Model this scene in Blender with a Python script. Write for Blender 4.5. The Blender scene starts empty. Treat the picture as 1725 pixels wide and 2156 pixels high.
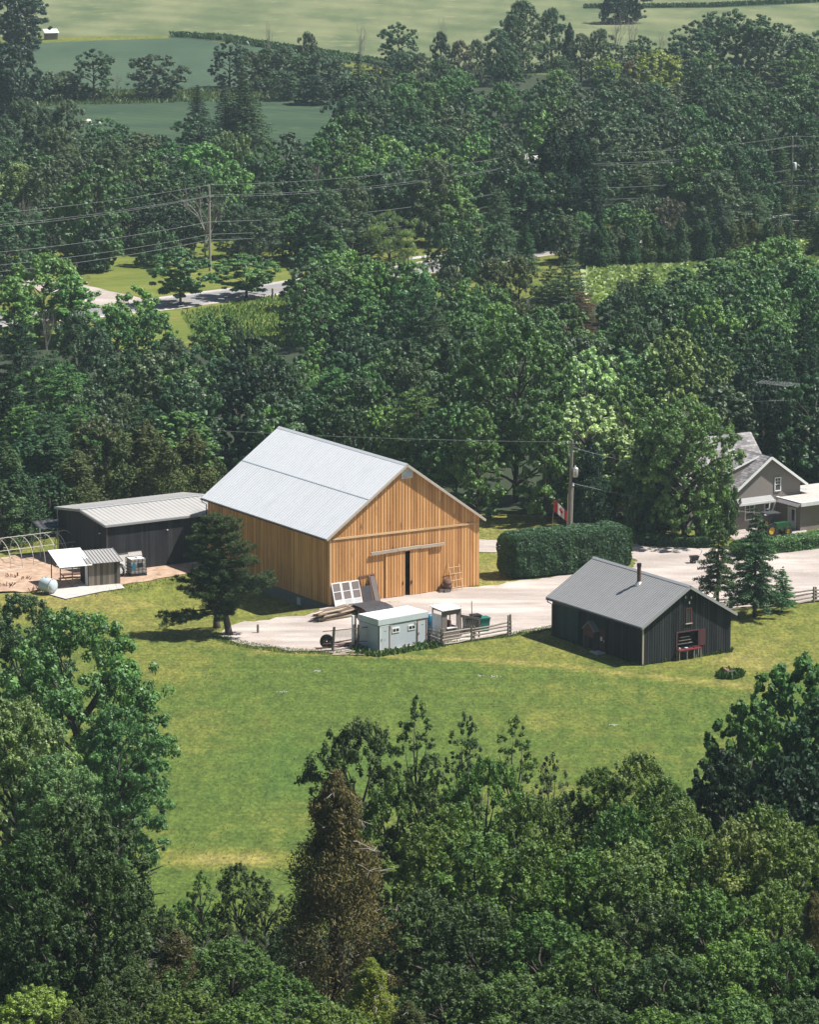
import bpy, math, random
import numpy as np
from mathutils import Vector, Matrix, geometry, noise
R = math.radians
random.seed(7)
scene = bpy.context.scene
col = scene.collection

# ------------------------------------------------------------------ survey of the place
# pinhole of the photograph in survey pixels (1725 x 2156); used to survey points on the ground
F, P, HC = 8451.6, .197116, 79.08
CP, SP = math.cos(P), math.sin(P)
def ss(t):
    t = min(1, max(0, t)); return t*t*(3-2*t)
def h(x, y):
    z = 0.0
    if y < 262: z += .18*(262-y)*ss((262-y)/24)
    if -50 < x < 0 and 335 < y < 385:
        u = (x+7.18)*.845+(y-352.72)*.5345; v = -(x+7.18)*.5345+(y-352.72)*.845
        z -= 1.15*ss((1.5-u)/1.5)*ss((v+1)/6)*ss((18.5-v)/7)*ss((u+15)/6)
    return z
def ray(X, Y):
    t = (Y-1078)/F; return Vector(((X-862.5)/F, CP-t*SP, -SP-t*CP))
def G(X, Y):
    d = ray(X, Y); z = 0
    for _ in range(8):
        k = (z-HC)/d.z; z = h(d.x*k, d.y*k)
    return Vector((d.x*k, d.y*k, z))
def atY(X, Y, gy):                      # point where the sight line meets the depth gy
    d = ray(X, Y); k = gy/d.y; return Vector((d.x*k, gy, HC+d.z*k))
def scr(p):
    z = p[2]-HC; d = p[1]*CP-z*SP; u = p[1]*SP+z*CP
    return 862.5+F*p[0]/d, 1078-F*u/d

# ------------------------------------------------------------------ materials
def new_mat(name):
    m = bpy.data.materials.new(name); m.use_nodes = True
    nt = m.node_tree; nt.nodes.clear()
    out = nt.nodes.new('ShaderNodeOutputMaterial'); b = nt.nodes.new('ShaderNodeBsdfPrincipled')
    nt.links.new(b.outputs[0], out.inputs[0]); return m, nt, b, out
def N(nt, typ, **kw):
    n = nt.nodes.new(typ)
    for k, v in kw.items():
        if k[0] == '_': setattr(n, k[1:], v)
        else: n.inputs[k.replace('__', ' ')].default_value = v
    return n
def mixc(nt, f, a, b, blend='MIX'):
    n = nt.nodes.new('ShaderNodeMix'); n.data_type = 'RGBA'; n.blend_type = blend
    for i, s in ((0, f), (6, a), (7, b)):
        if isinstance(s, (int, float)): n.inputs[i].default_value = s
        elif isinstance(s, (tuple, list)): n.inputs[i].default_value = (*s[:3], 1)
        else: nt.links.new(s, n.inputs[i])
    return n.outputs[2]
def mth(nt, op, a, b=0, c=None):
    n = nt.nodes.new('ShaderNodeMath'); n.operation = op
    for i, s in ((0, a), (1, b), (2, c)):
        if s is None: continue
        if isinstance(s, (int, float)): n.inputs[i].default_value = s
        else: nt.links.new(s, n.inputs[i])
    return n.outputs[0]
def ramp(nt, x, lo, hi):
    n = nt.nodes.new('ShaderNodeMapRange'); n.interpolation_type = 'SMOOTHSTEP'
    n.inputs[1].default_value = lo; n.inputs[2].default_value = hi
    nt.links.new(x, n.inputs[0]); return n.outputs[0]
def nz(nt, scale, st=(1, 1, 1), detail=4, rough=.55, off=0):
    tc = nt.nodes.new('ShaderNodeTexCoord'); mp = nt.nodes.new('ShaderNodeMapping')
    mp.inputs['Scale'].default_value = st; mp.inputs['Location'].default_value = (off, off*.7, off*.3)
    nt.links.new(tc.outputs['Object'], mp.inputs[0])
    n = nt.nodes.new('ShaderNodeTexNoise'); n.inputs['Scale'].default_value = scale
    n.inputs['Detail'].default_value = detail; n.inputs['Roughness'].default_value = rough
    nt.links.new(mp.outputs[0], n.inputs[0]); return n.outputs[0]
def att(nt, name='v'):
    a = nt.nodes.new('ShaderNodeAttribute'); a.attribute_name = name; return a.outputs['Fac']
MATS = {}
def mat(name, c1, c2=None, rough=.8, av=1.0, ns=0, nsc=3, st=(1, 1, 1), c3=None, c3s=.5, c3lo=.55, c3hi=.75, c3st=(1, 1, 1), bump=0, bsc=20, metal=0, spec=.35):
    """colour runs c1->c2 over the per-face value v and a noise; c3 is a stain laid over it"""
    m, nt, b, out = new_mat(name)
    c2 = c2 or c1
    f = mth(nt, 'MULTIPLY', att(nt), av)
    if ns:
        n = nz(nt, nsc, st); n = mth(nt, 'MULTIPLY', mth(nt, 'SUBTRACT', n, .5), ns*2)
        f = mth(nt, 'ADD', f, n)
    f = mth(nt, 'MINIMUM', mth(nt, 'MAXIMUM', f, 0), 1)
    c = mixc(nt, f, c1, c2)
    if c3: c = mixc(nt, ramp(nt, nz(nt, c3s, c3st, 5, .6, 7), c3lo, c3hi), c, c3)
    nt.links.new(c, b.inputs['Base Color'])
    b.inputs['Roughness'].default_value = rough; b.inputs['Metallic'].default_value = metal
    b.inputs['Specular IOR Level'].default_value = spec
    if bump:
        bp = nt.nodes.new('ShaderNodeBump'); bp.inputs['Strength'].default_value = bump; bp.inputs['Distance'].default_value = .05
        nt.links.new(nz(nt, bsc, st, 3), bp.inputs['Height']); nt.links.new(bp.outputs[0], b.inputs['Normal'])
    MATS[name] = m; return m
def leafmat(name, rough=.5, spec=.4, trans=.3, hue=(1.1, 1.12, .72)):
    m, nt, b, out = new_mat(name)
    oi = nt.nodes.new('ShaderNodeObjectInfo')
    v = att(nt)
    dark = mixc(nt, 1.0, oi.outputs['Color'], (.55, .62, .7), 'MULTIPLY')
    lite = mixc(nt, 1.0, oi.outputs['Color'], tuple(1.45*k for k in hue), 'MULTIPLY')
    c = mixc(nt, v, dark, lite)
    tint = mixc(nt, oi.outputs['Random'], (.84, .93, 1.02), (1.08, 1.05, .92))
    c = mixc(nt, 1.0, c, tint, 'MULTIPLY')
    nt.links.new(c, b.inputs['Base Color'])
    b.inputs['Roughness'].default_value = rough; b.inputs['Specular IOR Level'].default_value = spec
    t = nt.nodes.new('ShaderNodeBsdfTranslucent'); mx = nt.nodes.new('ShaderNodeMixShader'); mx.inputs[0].default_value = trans
    c2 = mixc(nt, 1.0, c, (1.1, 1.25, .6), 'MULTIPLY'); nt.links.new(c2, t.inputs[0])
    nt.links.new(b.outputs[0], mx.inputs[1]); nt.links.new(t.outputs[0], mx.inputs[2]); nt.links.new(mx.outputs[0], out.inputs[0])
    MATS[name] = m; return m

leafmat('leaf', trans=.22); leafmat('needle', .7, .2, .12, (1.1, 1.05, .8)); leafmat('big_leaf', .58, .3, .25)
mat('bark', (.05, .042, .034), (.12, .105, .085), .95, .6, .4, 2, (3, 3, .4), bump=.6, bsc=6)
mat('bark_pale', (.2, .18, .15), (.34, .31, .27), .9, .6, .4, 2)
mat('pine_board', (.36, .165, .055), (.80, .45, .185), .78, .75, .42, 2.2, (1, 1, .12), c3=(.13, .065, .03), c3s=1.6, c3lo=.60, c3hi=.80, c3st=(1, 1, .3), bump=.2, bsc=9)
mat('pine_trim', (.5, .34, .18), (.68, .5, .3), .8, .8, .3, 2)
mat('grey_rail', (.34, .29, .23), (.52, .45, .37), .85, .8, .3, 3)
mat('galv_roof', (.42, .44, .47), (.80, .81, .82), .5, 1.0, .12, 1.5, (1, 1, 1), c3=(.58, .61, .65), c3s=.9, c3lo=.5, c3hi=.9, c3st=(.4, .4, .4), metal=.1, spec=.5)
mat('roof_seam', (.34, .42, .45), (.4, .48, .51), .6)
mat('shed_roof', (.24, .235, .23), (.42, .405, .385), .6, 1.0, .2, .6, c3=(.31, .3, .29), c3s=.5, metal=.1)
mat('cabin_roof', (.15, .15, .155), (.37, .37, .37), .5, 1.0, .15, 1.8, metal=.1, spec=.5)
mat('roof_trim', (.30, .31, .32), (.4, .41, .42), .5, .8, metal=.2)
mat('dark_board', (.010, .010, .014), (.045, .043, .048), .9, .65, .45, 1.6, (1, 1, .12), c3=(.12, .115, .115), c3s=1.5, c3lo=.60, c3hi=.86, c3st=(3, 3, .12), bump=.3)
mat('black_board', (.004, .005, .007), (.036, .040, .044), .9, .8, .5, 1.6, (1, 1, .12), c3=(.10, .105, .105), c3s=1.6, c3lo=.60, c3hi=.86, c3st=(3, 3, .12), bump=.3)
mat('weather_board', (.045, .038, .033), (.24, .2, .16), .9, 1.0, .3, 2, (1, 1, .15), bump=.3)
mat('teal_board', (.012, .03, .033), (.025, .05, .052), .85, .8, .4, 2)
mat('dark_void', (.006, .006, .007), None, .95)
mat('dark_trim', (.02, .022, .024), (.04, .042, .045), .6)
mat('stone', (.10, .10, .10), (.2, .195, .185), .95, .6, .5, 2.5, bump=.5, bsc=5)
mat('concrete', (.4, .38, .35), (.55, .53, .5), .9, .4, .6, 1.2, c3=(.3, .28, .26), c3s=1)
mat('white_paint', (.62, .63, .63), (.78, .78, .77), .5, .8, .3, 2)
mat('white_dirty', (.45, .46, .46), (.7, .7, .69), .6, .7, .5, 2)
mat('white_roof', (.66, .67, .66), (.8, .8, .79), .6, .3, .6, .9, c3=(.45, .46, .43), c3s=1.4, c3lo=.58, c3hi=.72)
mat('blue_panel', (.42, .465, .49), (.54, .585, .60), .55, .5, .45, 1.5, (1, 1, .3), c3=(.30, .37, .39), c3s=1.8, c3lo=.6, c3hi=.8)
mat('blue_band', (.45, .51, .52), (.56, .62, .62), .5, .5, .5, 2.2, c3=(.27, .35, .36), c3s=2, c3lo=.58, c3hi=.75)
mat('red_paint', (.13, .012, .018), (.2, .03, .035), .6, .8)
mat('red_dull', (.07, .022, .026), (.12, .045, .05), .8, .8)
mat('rust', (.10, .05, .035), (.22, .12, .08), .9, .7, .4, 4)
mat('steel', (.42, .42, .40), (.6, .6, .57), .4, .8, metal=.5)
mat('hoop_steel', (.36, .35, .32), (.5, .48, .44), .5, .8)
mat('tank_paint', (.42, .50, .55), (.56, .64, .68), .45, .6, .4, 2)
mat('black_plastic', (.012, .013, .015), (.03, .03, .034), .45)
mat('green_plastic', (.01, .12, .09), (.02, .17, .13), .5)
mat('blue_plastic', (.015, .14, .25), (.03, .2, .33), .4)
mat('tarp', (.035, .036, .042), (.075, .075, .085), .6, .6, .5, 2, bump=.4, bsc=4)
mat('glass', (.01, .014, .018), (.03, .035, .04), .08, spec=.6)
mat('brown_panel', (.15, .125, .115), (.22, .185, .17), .8, .6, .4, 3)
mat('plank', (.17, .125, .09), (.55, .45, .34), .9, 1, .2, 3)
mat('log_end', (.35, .3, .24), (.7, .66, .58), .9, 1, .2, 3)
mat('post_wood', (.10, .085, .07), (.34, .30, .26), .92, .9, .4, 3, (3, 3, .5), bump=.4)
mat('straw', (.34, .23, .16), (.62, .46, .34), .95, .3, .9, 1.3, (1, 1, 1), c3=(.10, .07, .05), c3s=.5, c3lo=.6, c3hi=.72, bump=.7, bsc=3)
mat('house_siding', (.19, .165, .15), (.25, .22, .20), .85, .7, .5, 5)
mat('shingle', (.15, .14, .145), (.34, .325, .325), .9, 1, .3, 4, bump=.3)
mat('wire', (.15, .16, .16), (.24, .25, .25), .7, spec=.1)
mat('flag_red', (.62, .012, .02), None, .7); mat('flag_white', (.78, .78, .78), None, .7)
for nm_, c_ in (('flag_red', (.66, .015, .025)), ('flag_white', (.8, .8, .8))):      # thin cloth lets light through
    m_, nt_, b_, o_ = new_mat(nm_); b_.inputs['Base Color'].default_value = (*c_, 1); t_ = nt_.nodes.new('ShaderNodeBsdfTranslucent'); t_.inputs[0].default_value = (*c_, 1)
    x_ = nt_.nodes.new('ShaderNodeMixShader'); x_.inputs[0].default_value = .5; nt_.links.new(b_.outputs[0], x_.inputs[1]); nt_.links.new(t_.outputs[0], x_.inputs[2]); nt_.links.new(x_.outputs[0], o_.inputs[0]); MATS[nm_] = m_
mat('yellow_paint', (.6, .38, .03), None, .5); mat('tractor_green', (.01, .05, .018), (.015, .07, .025), .4)
mat('tyre', (.012, .012, .013), (.025, .025, .026), .85)
mat('forest_floor', (.022, .034, .014), (.045, .055, .024), .95, .2, .8, .6)
mat('stone_chip', (.4, .38, .35), (.7, .67, .63), .9, 1)

def ground_mat():
    m, nt, b, out = new_mat('grass_ground')
    dry = att(nt, 'dry'); lush = att(nt, 'lush')
    n1 = nz(nt, .055, (.8, .8, 1), 5, .6); n2 = nz(nt, .35, (1.1, .6, 1), 5, .65, 3); n3 = nz(nt, 3.0, (1.2, .5, 1), 4, .7, 9); n4 = nz(nt, .9, (.8, .35, 1), 4, .65, 5)
    s = mth(nt, 'ADD', dry, mth(nt, 'MULTIPLY', mth(nt, 'SUBTRACT', n1, .5), 1.3))
    s = mth(nt, 'ADD', s, mth(nt, 'MULTIPLY', mth(nt, 'SUBTRACT', n2, .5), 1.0))
    s = mth(nt, 'ADD', s, mth(nt, 'MULTIPLY', mth(nt, 'SUBTRACT', n4, .5), .5))
    c = mixc(nt, ramp(nt, s, .0, .5), (.078, .114, .026), (.138, .146, .036))
    c = mixc(nt, ramp(nt, s, .45, .95), c, (.21, .185, .062))
    c = mixc(nt, ramp(nt, s, .98, 1.3), c, (.34, .27, .13))
    g2 = nt.nodes.new('ShaderNodeTexCoord'); wv = nt.nodes.new('ShaderNodeTexWave'); wv.inputs['Scale'].default_value = .32; wv.inputs['Distortion'].default_value = 5; wv.inputs['Detail'].default_value = 2; wv.inputs['Detail Scale'].default_value = .35; wv.bands_direction = 'Y'; nt.links.new(g2.outputs['Object'], wv.inputs[0]); c = mixc(nt, 1.0, c, mixc(nt, wv.outputs['Fac'], (.96, .965, .965), (1.04, 1.04, 1.02)), 'MULTIPLY')
    g = mth(nt, 'ADD', lush, mth(nt, 'MULTIPLY', mth(nt, 'SUBTRACT', n2, .5), 1.4))
    c = mixc(nt, ramp(nt, g, .35, .9), c, (.066, .112, .026))
    c = mixc(nt, 1.0, c, mixc(nt, ramp(nt, n3, .3, .7), (.62, .66, .68), (1.34, 1.32, 1.24)), 'MULTIPLY')
    c = mixc(nt, 1.0, c, mixc(nt, ramp(nt, nz(nt, .8, (1.1, .45, 1), 5, .75, 21), .3, .7), (.70, .74, .76), (1.28, 1.25, 1.14)), 'MULTIPLY')
    nt.links.new(c, b.inputs['Base Color']); b.inputs['Roughness'].default_value = .95; b.inputs['Specular IOR Level'].default_value = .1
    bp = N(nt, 'ShaderNodeBump', Strength=.9, Distance=.12); nt.links.new(nz(nt, 2.2, (1, 1, 1), 5, .7), bp.inputs['Height']); nt.links.new(bp.outputs[0], b.inputs['Normal'])
    MATS['grass_ground'] = m
ground_mat()
def flat_mat(name, ca, cb, sc, st, cc=None, s2=2., bump=.4, bs=3., lo=.3, hi=.7, fine=.0):
    m, nt, b, out = new_mat(name)
    c = mixc(nt, ramp(nt, nz(nt, sc, st, 6, .62), lo, hi), ca, cb)
    if name[:4] in ('crop', 'hay', 'bean'):                    # drilled rows and tractor lines
        tc = nt.nodes.new('ShaderNodeTexCoord'); wv = nt.nodes.new('ShaderNodeTexWave'); wv.bands_direction = 'DIAGONAL'; wv.inputs['Scale'].default_value = .11 if name != 'hay' else .02; wv.inputs['Distortion'].default_value = 3.; wv.inputs['Detail'].default_value = 3; wv.inputs['Detail Scale'].default_value = .3
        nt.links.new(tc.outputs['Object'], wv.inputs[0]); c = mixc(nt, 1.0, c, mixc(nt, wv.outputs['Fac'], (.91, .92, .94), (1.08, 1.07, 1.04)), 'MULTIPLY')
    if name == 'gravel': c = mixc(nt, 1.0, c, mixc(nt, ramp(nt, nz(nt, .22, (.35, 1.6, 1), 5, .6, 31), .42, .66), (.80, .79, .78), (1.08, 1.07, 1.06)), 'MULTIPLY')
    if cc: c = mixc(nt, ramp(nt, nz(nt, s2, (1, 1, 1), 5, .65, 4), .55, .75), c, cc)
    if fine: c = mixc(nt, 1.0, c, mixc(nt, nz(nt, 9, (1, 1, 1), 2, .6, 2), (1-fine,)*3, (1+fine,)*3), 'MULTIPLY')
    nt.links.new(c, b.inputs['Base Color']); b.inputs['Roughness'].default_value = .95; b.inputs['Specular IOR Level'].default_value = .1
    bp = N(nt, 'ShaderNodeBump', Strength=bump, Distance=.1); nt.links.new(nz(nt, bs, (1, 1, 1), 4, .7), bp.inputs['Height']); nt.links.new(bp.outputs[0], b.inputs['Normal'])
    MATS[name] = m
flat_mat('gravel', (.37, .32, .29), (.50, .445, .41), .22, (.6, 1.3, 1), (.35, .29, .24), .28, .5, 5, fine=.35)
flat_mat('asphalt', (.19, .185, .19), (.25, .245, .25), .3, (1, 1, 1), None, fine=.15)
flat_mat('crop', (.044, .075, .048), (.068, .102, .062), .03, (1.6, .5, 1), (.05, .10, .05), .25, .8, 1.5)
flat_mat('crop_dark', (.030, .056, .036), (.052, .084, .044), .05, (.5, 1.6, 1), (.07, .10, .05), .3, .8, 1.5)
flat_mat('hay', (.085, .115, .055), (.165, .18, .092), .03, (1.8, .4, 1), (.22, .21, .12), .16, .9, .6, .3, .7, .35)
flat_mat('bean_field', (.20, .26, .10), (.36, .40, .20), .5, (1, 1, 1), (.40, .42, .22), 1.3, .9, 2)
flat_mat('verge', (.09, .13, .024), (.16, .17, .04), .15, (.6, 1.5, 1), (.21, .19, .065), .3, .6, 3, .3, .7, .3)
flat_mat('strip', (.05, .06, .03), (.11, .12, .055), .2, (1, 1, 1), None, .6, 3)

# ------------------------------------------------------------------ object helpers
def tag(o, label=None, cat=None, group=None, kind=None):
    if label: o['label'] = label
    if cat: o['category'] = cat
    if group: o['group'] = group
    if kind: o['kind'] = kind
    return o
def thing(name, label, cat, loc=(0, 0, 0), rz=0, group=None):
    o = bpy.data.objects.new(name, None); o.location = loc; o.rotation_euler = (0, 0, rz); o.empty_display_size = .3
    col.objects.link(o); return tag(o, label, cat, group)
class MB:
    def __init__(s): s.v = []; s.f = []; s.a = []; s.s = 0
    def add(s, vs, fs, a=None):
        o = len(s.v); a = random.random() if a is None else a
        s.v += [tuple(q) for q in vs]; s.f += [tuple(o+i for i in f) for f in fs]; s.a += [a]*len(fs); return s
    def pts8(s, q, a=None):
        return s.add(q, [(0, 3, 2, 1), (4, 5, 6, 7), (0, 1, 5, 4), (1, 2, 6, 5), (2, 3, 7, 6), (3, 0, 4, 7)], a)
    def box(s, x0, x1, y0, y1, z0, z1, a=None):
        return s.pts8([(x0, y0, z0), (x1, y0, z0), (x1, y1, z0), (x0, y1, z0), (x0, y0, z1), (x1, y0, z1), (x1, y1, z1), (x0, y1, z1)], a)
    def beam(s, p, q, w, t, a=None, up=(0, 0, 1)):
        p, q = Vector(p), Vector(q); d = (q-p).normalized(); up = Vector(up)
        if abs(d.dot(up)) > .98: up = Vector((0, 1, 0))
        r = d.cross(up).normalized()*w/2; u = r.cross(d).normalized()*t/2
        return s.pts8([p-r-u, p+r-u, p+r+u, p-r+u, q-r-u, q+r-u, q+r+u, q-r+u], a)
    def prism(s, poly, ext, a=None):
        n = len(poly); e = Vector(ext); P0 = [Vector(p) for p in poly]
        return s.add(P0+[p+e for p in P0], [tuple(range(n))[::-1], tuple(range(n, 2*n))]+[(i, (i+1) % n, n+(i+1) % n, n+i) for i in range(n)], a)
    def tube(s, pts, rs, n=7, a=None, cap=True):
        pts = [Vector(p) for p in pts]
        if isinstance(rs, (int, float)): rs = [rs]*len(pts)
        vs = []; k = len(pts)
        for i, p in enumerate(pts):
            d = (pts[min(i+1, k-1)]-pts[max(i-1, 0)]).normalized()
            u = d.cross(Vector((0, 0, 1)) if abs(d.z) < .9 else Vector((1, 0, 0))).normalized(); w = d.cross(u)
            vs += [p+(u*math.cos(2*math.pi*j/n)+w*math.sin(2*math.pi*j/n))*rs[i] for j in range(n)]
        fs = [(i*n+j, i*n+(j+1) % n, (i+1)*n+(j+1) % n, (i+1)*n+j) for i in range(k-1) for j in range(n)]
        if cap: fs += [tuple(range(n))[::-1], tuple(range((k-1)*n, k*n))]
        return s.add(vs, fs, a)
    def ring(s, c, ax, r0, r1, wd, n=20, a=None):      # a wheel-like ring about axis ax
        c, ax = Vector(c), Vector(ax).normalized(); u = ax.cross(Vector((0, 0, 1)) if abs(ax.z) < .9 else Vector((1, 0, 0))).normalized(); w = ax.cross(u)
        vs = []
        for i in range(n):
            d = u*math.cos(2*math.pi*i/n)+w*math.sin(2*math.pi*i/n)
            vs += [c+d*r0-ax*wd/2, c+d*r1-ax*wd/2, c+d*r1+ax*wd/2, c+d*r0+ax*wd/2]
        fs = []
        for i in range(n):
            j = (i+1) % n
            fs += [(4*i+k, 4*j+k, 4*j+(k+1) % 4, 4*i+(k+1) % 4) for k in range(4)]
        return s.add(vs, fs, a)
    def build(s, name, m, parent=None, smooth=False):
        me = bpy.data.meshes.new(name); me.from_pydata(s.v, [], s.f); me.update()
        at = me.attributes.new('v', 'FLOAT', 'FACE'); at.data.foreach_set('value', s.a)
        if smooth: me.polygons.foreach_set('use_smooth', [True]*len(me.polygons))
        me.materials.append(MATS[m] if isinstance(m, str) else m)
        o = bpy.data.objects.new(name, me); col.objects.link(o); o.parent = parent; return o
def copy_tree(o, parent=None):
    c = o.copy(); col.objects.link(c); c.parent = parent
    for ch in [k for k in o.children]: copy_tree(ch, c)
    return c
def quads_mesh(name, V, a, m, nv=4):
    k = len(V); me = bpy.data.meshes.new(name)
    me.vertices.add(k*nv); me.vertices.foreach_set('co', V.reshape(-1).astype(np.float32))
    me.loops.add(k*nv); me.loops.foreach_set('vertex_index', np.arange(k*nv, dtype=np.int32))
    me.polygons.add(k); me.polygons.foreach_set('loop_start', np.arange(0, k*nv, nv, dtype=np.int32))
    me.update(calc_edges=True)
    at = me.attributes.new('v', 'FLOAT', 'FACE'); at.data.foreach_set('value', a.astype(np.float32))
    me.materials.append(MATS[m]); return me

# ------------------------------------------------------------------ ground and sheets
def seg_dist(x, y, pl):
    best = 1e9
    for (a, b), (c, d) in zip(pl, pl[1:]):
        t = max(0, min(1, ((x-a)*(c-a)+(y-b)*(d-b))/((c-a)**2+(d-b)**2+1e-9)))
        best = min(best, math.hypot(x-a-t*(c-a), y-b-t*(d-b)))
    return best
def axis(fine0, fine1, step, lo, hi, g=1.22):
    a = list(np.arange(fine0, fine1+.01, step)); s = step; x = a[-1]
    while x < hi: s *= g; x += s; a.append(x)
    s = step; x = a[0]; pre = []
    while x > lo: s *= g; x -= s; pre.append(x)
    return pre[::-1]+a
def ground():
    xs = axis(-60, 60, 1.0, -900, 900); ys = axis(228, 396, 1.0, 40, 3200)
    TR = [tuple(G(*q)[:2]) for q in ((540, 1372), (760, 1379), (1000, 1389), (1200, 1404), (1400, 1428), (1640, 1452))]
    v = []; dry = []; lush = []
    for y in ys:
        for x in xs:
            v.append((x, y, h(x, y)))
            X, Y = scr((x, y, 0)); d = 0; l = 0
            if y < 420:
                above = ss((1400-Y+(X-860)*.06)/50)                 # mown lawn round the yard
                d = .07+.44*above
                d += .45*math.exp(-((X-360)/130)**2-((Y-1400)/45)**2)+.35*math.exp(-((X-160)/160)**2-((Y-1265)/26)**2)
                d += .32*math.exp(-((X-1590)/110)**2-((Y-1410)/80)**2)+.30*math.exp(-((X-1040)/60)**2-((Y-1200)/40)**2)
                d += .85*math.exp(-((X-480)/160)**2-((Y-1808)/18)**2)
                if d < 1.3 and 300 < y < 345: d += .75*math.exp(-(seg_dist(x, y, TR)/.8)**2)
                l = .75*math.exp(-((X-700)/420)**2-((Y-1620)/120)**2)+.25*math.exp(-((X-250)/160)**2-((Y-1300)/30)**2)
                l += .45*math.exp(-((X-1100)/450)**2-((Y-1480)/30)**2)
            else: d = .35; l = .2
            dry.append(d); lush.append(l)
    nx = len(xs)
    f = [(j*nx+i, j*nx+i+1, (j+1)*nx+i+1, (j+1)*nx+i) for j in range(len(ys)-1) for i in range(nx-1)]
    me = bpy.data.meshes.new('ground'); me.from_pydata(v, [], f); me.update()
    for n_, d_ in (('dry', dry), ('lush', lush)):
        at = me.attributes.new(n_, 'FLOAT', 'POINT'); at.data.foreach_set('value', d_)
    me.polygons.foreach_set('use_smooth', [True]*len(me.polygons))
    me.materials.append(MATS['grass_ground'])
    o = bpy.data.objects.new('ground', me); col.objects.link(o); tag(o, kind='structure')
ground()
def sheet(name, pts, m, off=.02, jag=.0, step=None, world=False, kind='structure', bump=0):
    """a thin sheet over the ground inside an outline of surveyed points"""
    W = [Vector(p[:2]) if world else G(*p).xy for p in pts]
    out = []
    for i, p in enumerate(W):
        q = W[(i+1) % len(W)]; L = (q-p).length; n = max(1, int(L/(step or max(L/3, 1e-3)))) if step else 1
        for k in range(n):
            r = p.lerp(q, k/n)
            if jag: r = r+Vector((noise.noise((r.x*.9, r.y*.9, 1.3)), noise.noise((r.x*.9, r.y*.9, 7.7))))*jag*1.3+Vector((random.uniform(-1, 1), random.uniform(-1, 1)))*jag*.35
            out.append(r)
    nb = len(out); vs = list(out); edges = [(i, (i+1) % nb) for i in range(nb)]
    if step:
        x0, x1 = min(p.x for p in out), max(p.x for p in out); y0, y1 = min(p.y for p in out), max(p.y for p in out); g = max(step, 1.0)
        yy = y0
        while yy < y1:
            xx = x0
            while xx < x1: vs.append(Vector((xx+random.random()*.1, yy+random.random()*.1))); xx += g
            yy += g
    rv, re, rf, *_ = geometry.delaunay_2d_cdt([Vector(p) for p in vs], edges, [], 1, 1e-5)
    mb = MB()
    co = [(p.x, p.y, h(p.x, p.y)+off+(bump*abs(noise.noise((p.x*.5, p.y*.5, 0))) if bump else 0)) for p in rv]
    mb.v = co; mb.f = [tuple(f) for f in rf]; mb.a = [.5]*len(rf)
    o = mb.build(name, m); tag(o, kind=kind); return o
sheet('gravel_yard', [(452, 1338), (520, 1358), (600, 1369), (700, 1374), (800, 1372), (905, 1358), (1073, 1338), (1172, 1322), (1300, 1295), (1400, 1275), (1526, 1280), (1620, 1274), (1717, 1266), (1800, 1258),
      (1800, 1141), (1725, 1154), (1640, 1165), (1540, 1162), (1480, 1153), (1400, 1152), (1340, 1152), (1338, 1196), (1190, 1213), (1080, 1224), (1006, 1237), (850, 1240), (720, 1262), (694, 1280), (640, 1296), (560, 1306), (500, 1313)], 'gravel', .045, .6, .7)
sheet('driveway', [(990, 1136), (1345, 1146), (1345, 1166), (990, 1162)], 'gravel', .04, .25, 1.5)
sheet('patio', [(1528, 1122), (1575, 1112), (1700, 1106), (1700, 1135), (1640, 1146), (1560, 1146)], 'gravel', .05, .2, 1.2)
sheet('bare_ground', [(-60, 1178), (60, 1172), (170, 1166), (215, 1200), (190, 1228), (120, 1240), (60, 1246), (-60, 1252)], 'straw', .06, .5, .7, bump=.35)
sheet('dirt_strip', [(205, 1232), (255, 1233), (330, 1220), (385, 1211), (450, 1196), (470, 1180), (400, 1180), (300, 1195), (215, 1205)], 'straw', .05, .3, .8)
# road, verge, fields
RD = [(-160, 690), (200, 656), (330, 641), (470, 622), (610, 604), (760, 582), (905, 562), (1125, 528), (1300, 505), (1480, 485), (1725, 452), (1900, 428)]
RW = [G(*q).xy for q in RD]
def strip(name, m, a, b, off, pl=RW):
    L = []; Rr = []
    for i, p in enumerate(pl):
        d = (pl[min(i+1, len(pl)-1)]-pl[max(i-1, 0)]).normalized(); n = Vector((-d.y, d.x))
        L.append(p+n*a); Rr.append(p+n*b)
    return sheet(name, L+Rr[::-1], m, off, world=True)
strip('road_shoulder', 'gravel', -5.0, 5.0, .012); strip('road', 'asphalt', -3.7, 3.7, .024)
strip('road_marking', 'white_paint', 3.25, 3.38, .034); strip('road_marking', 'white_paint', -3.38, -3.25, .034)
strip('road_marking', 'yellow_paint', -.14, .0, .034)
sheet('gravel_lane', [(190, 660), (340, 640), (300, 628), (232, 612), (180, 600), (60, 585), (0, 560), (0, 585), (120, 625)], 'gravel', .016, .5, 3)
sheet('verge', [(150, 660), (1000, 560), (1000, 760), (150, 820)], 'verge', .008)
sheet('far_lawn', [(150, 500), (640, 500), (640, 590), (330, 632), (200, 606)], 'verge', .010)
sheet('bean_field', [(1225, 556), (1480, 540), (1900, 505), (1900, 560), (1480, 620), (1225, 640)], 'bean_field', .15, .6, 4)
sheet('crop_field', [(-200, 92), (60, 92), (200, 86), (400, 80), (480, 92), (700, 110), (760, 190), (-200, 195)], 'crop', .05, 1.5, 20)
sheet('field_strip', [(-200, 190), (760, 186), (760, 212), (400, 218), (150, 225), (-200, 240)], 'strip', .03, 1, 20)
sheet('crop_field', [(-200, 236), (130, 214), (400, 200), (760, 212), (760, 330), (-200, 330)], 'crop_dark', .04, 1.5, 20)
sheet('hay_field', [(-900, 82), (60, 78), (400, 76), (500, 86), (700, 112), (860, 150), (1400, 160), (2600, 120), (4200, -260), (-2600, -260)], 'hay', .03)
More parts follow.
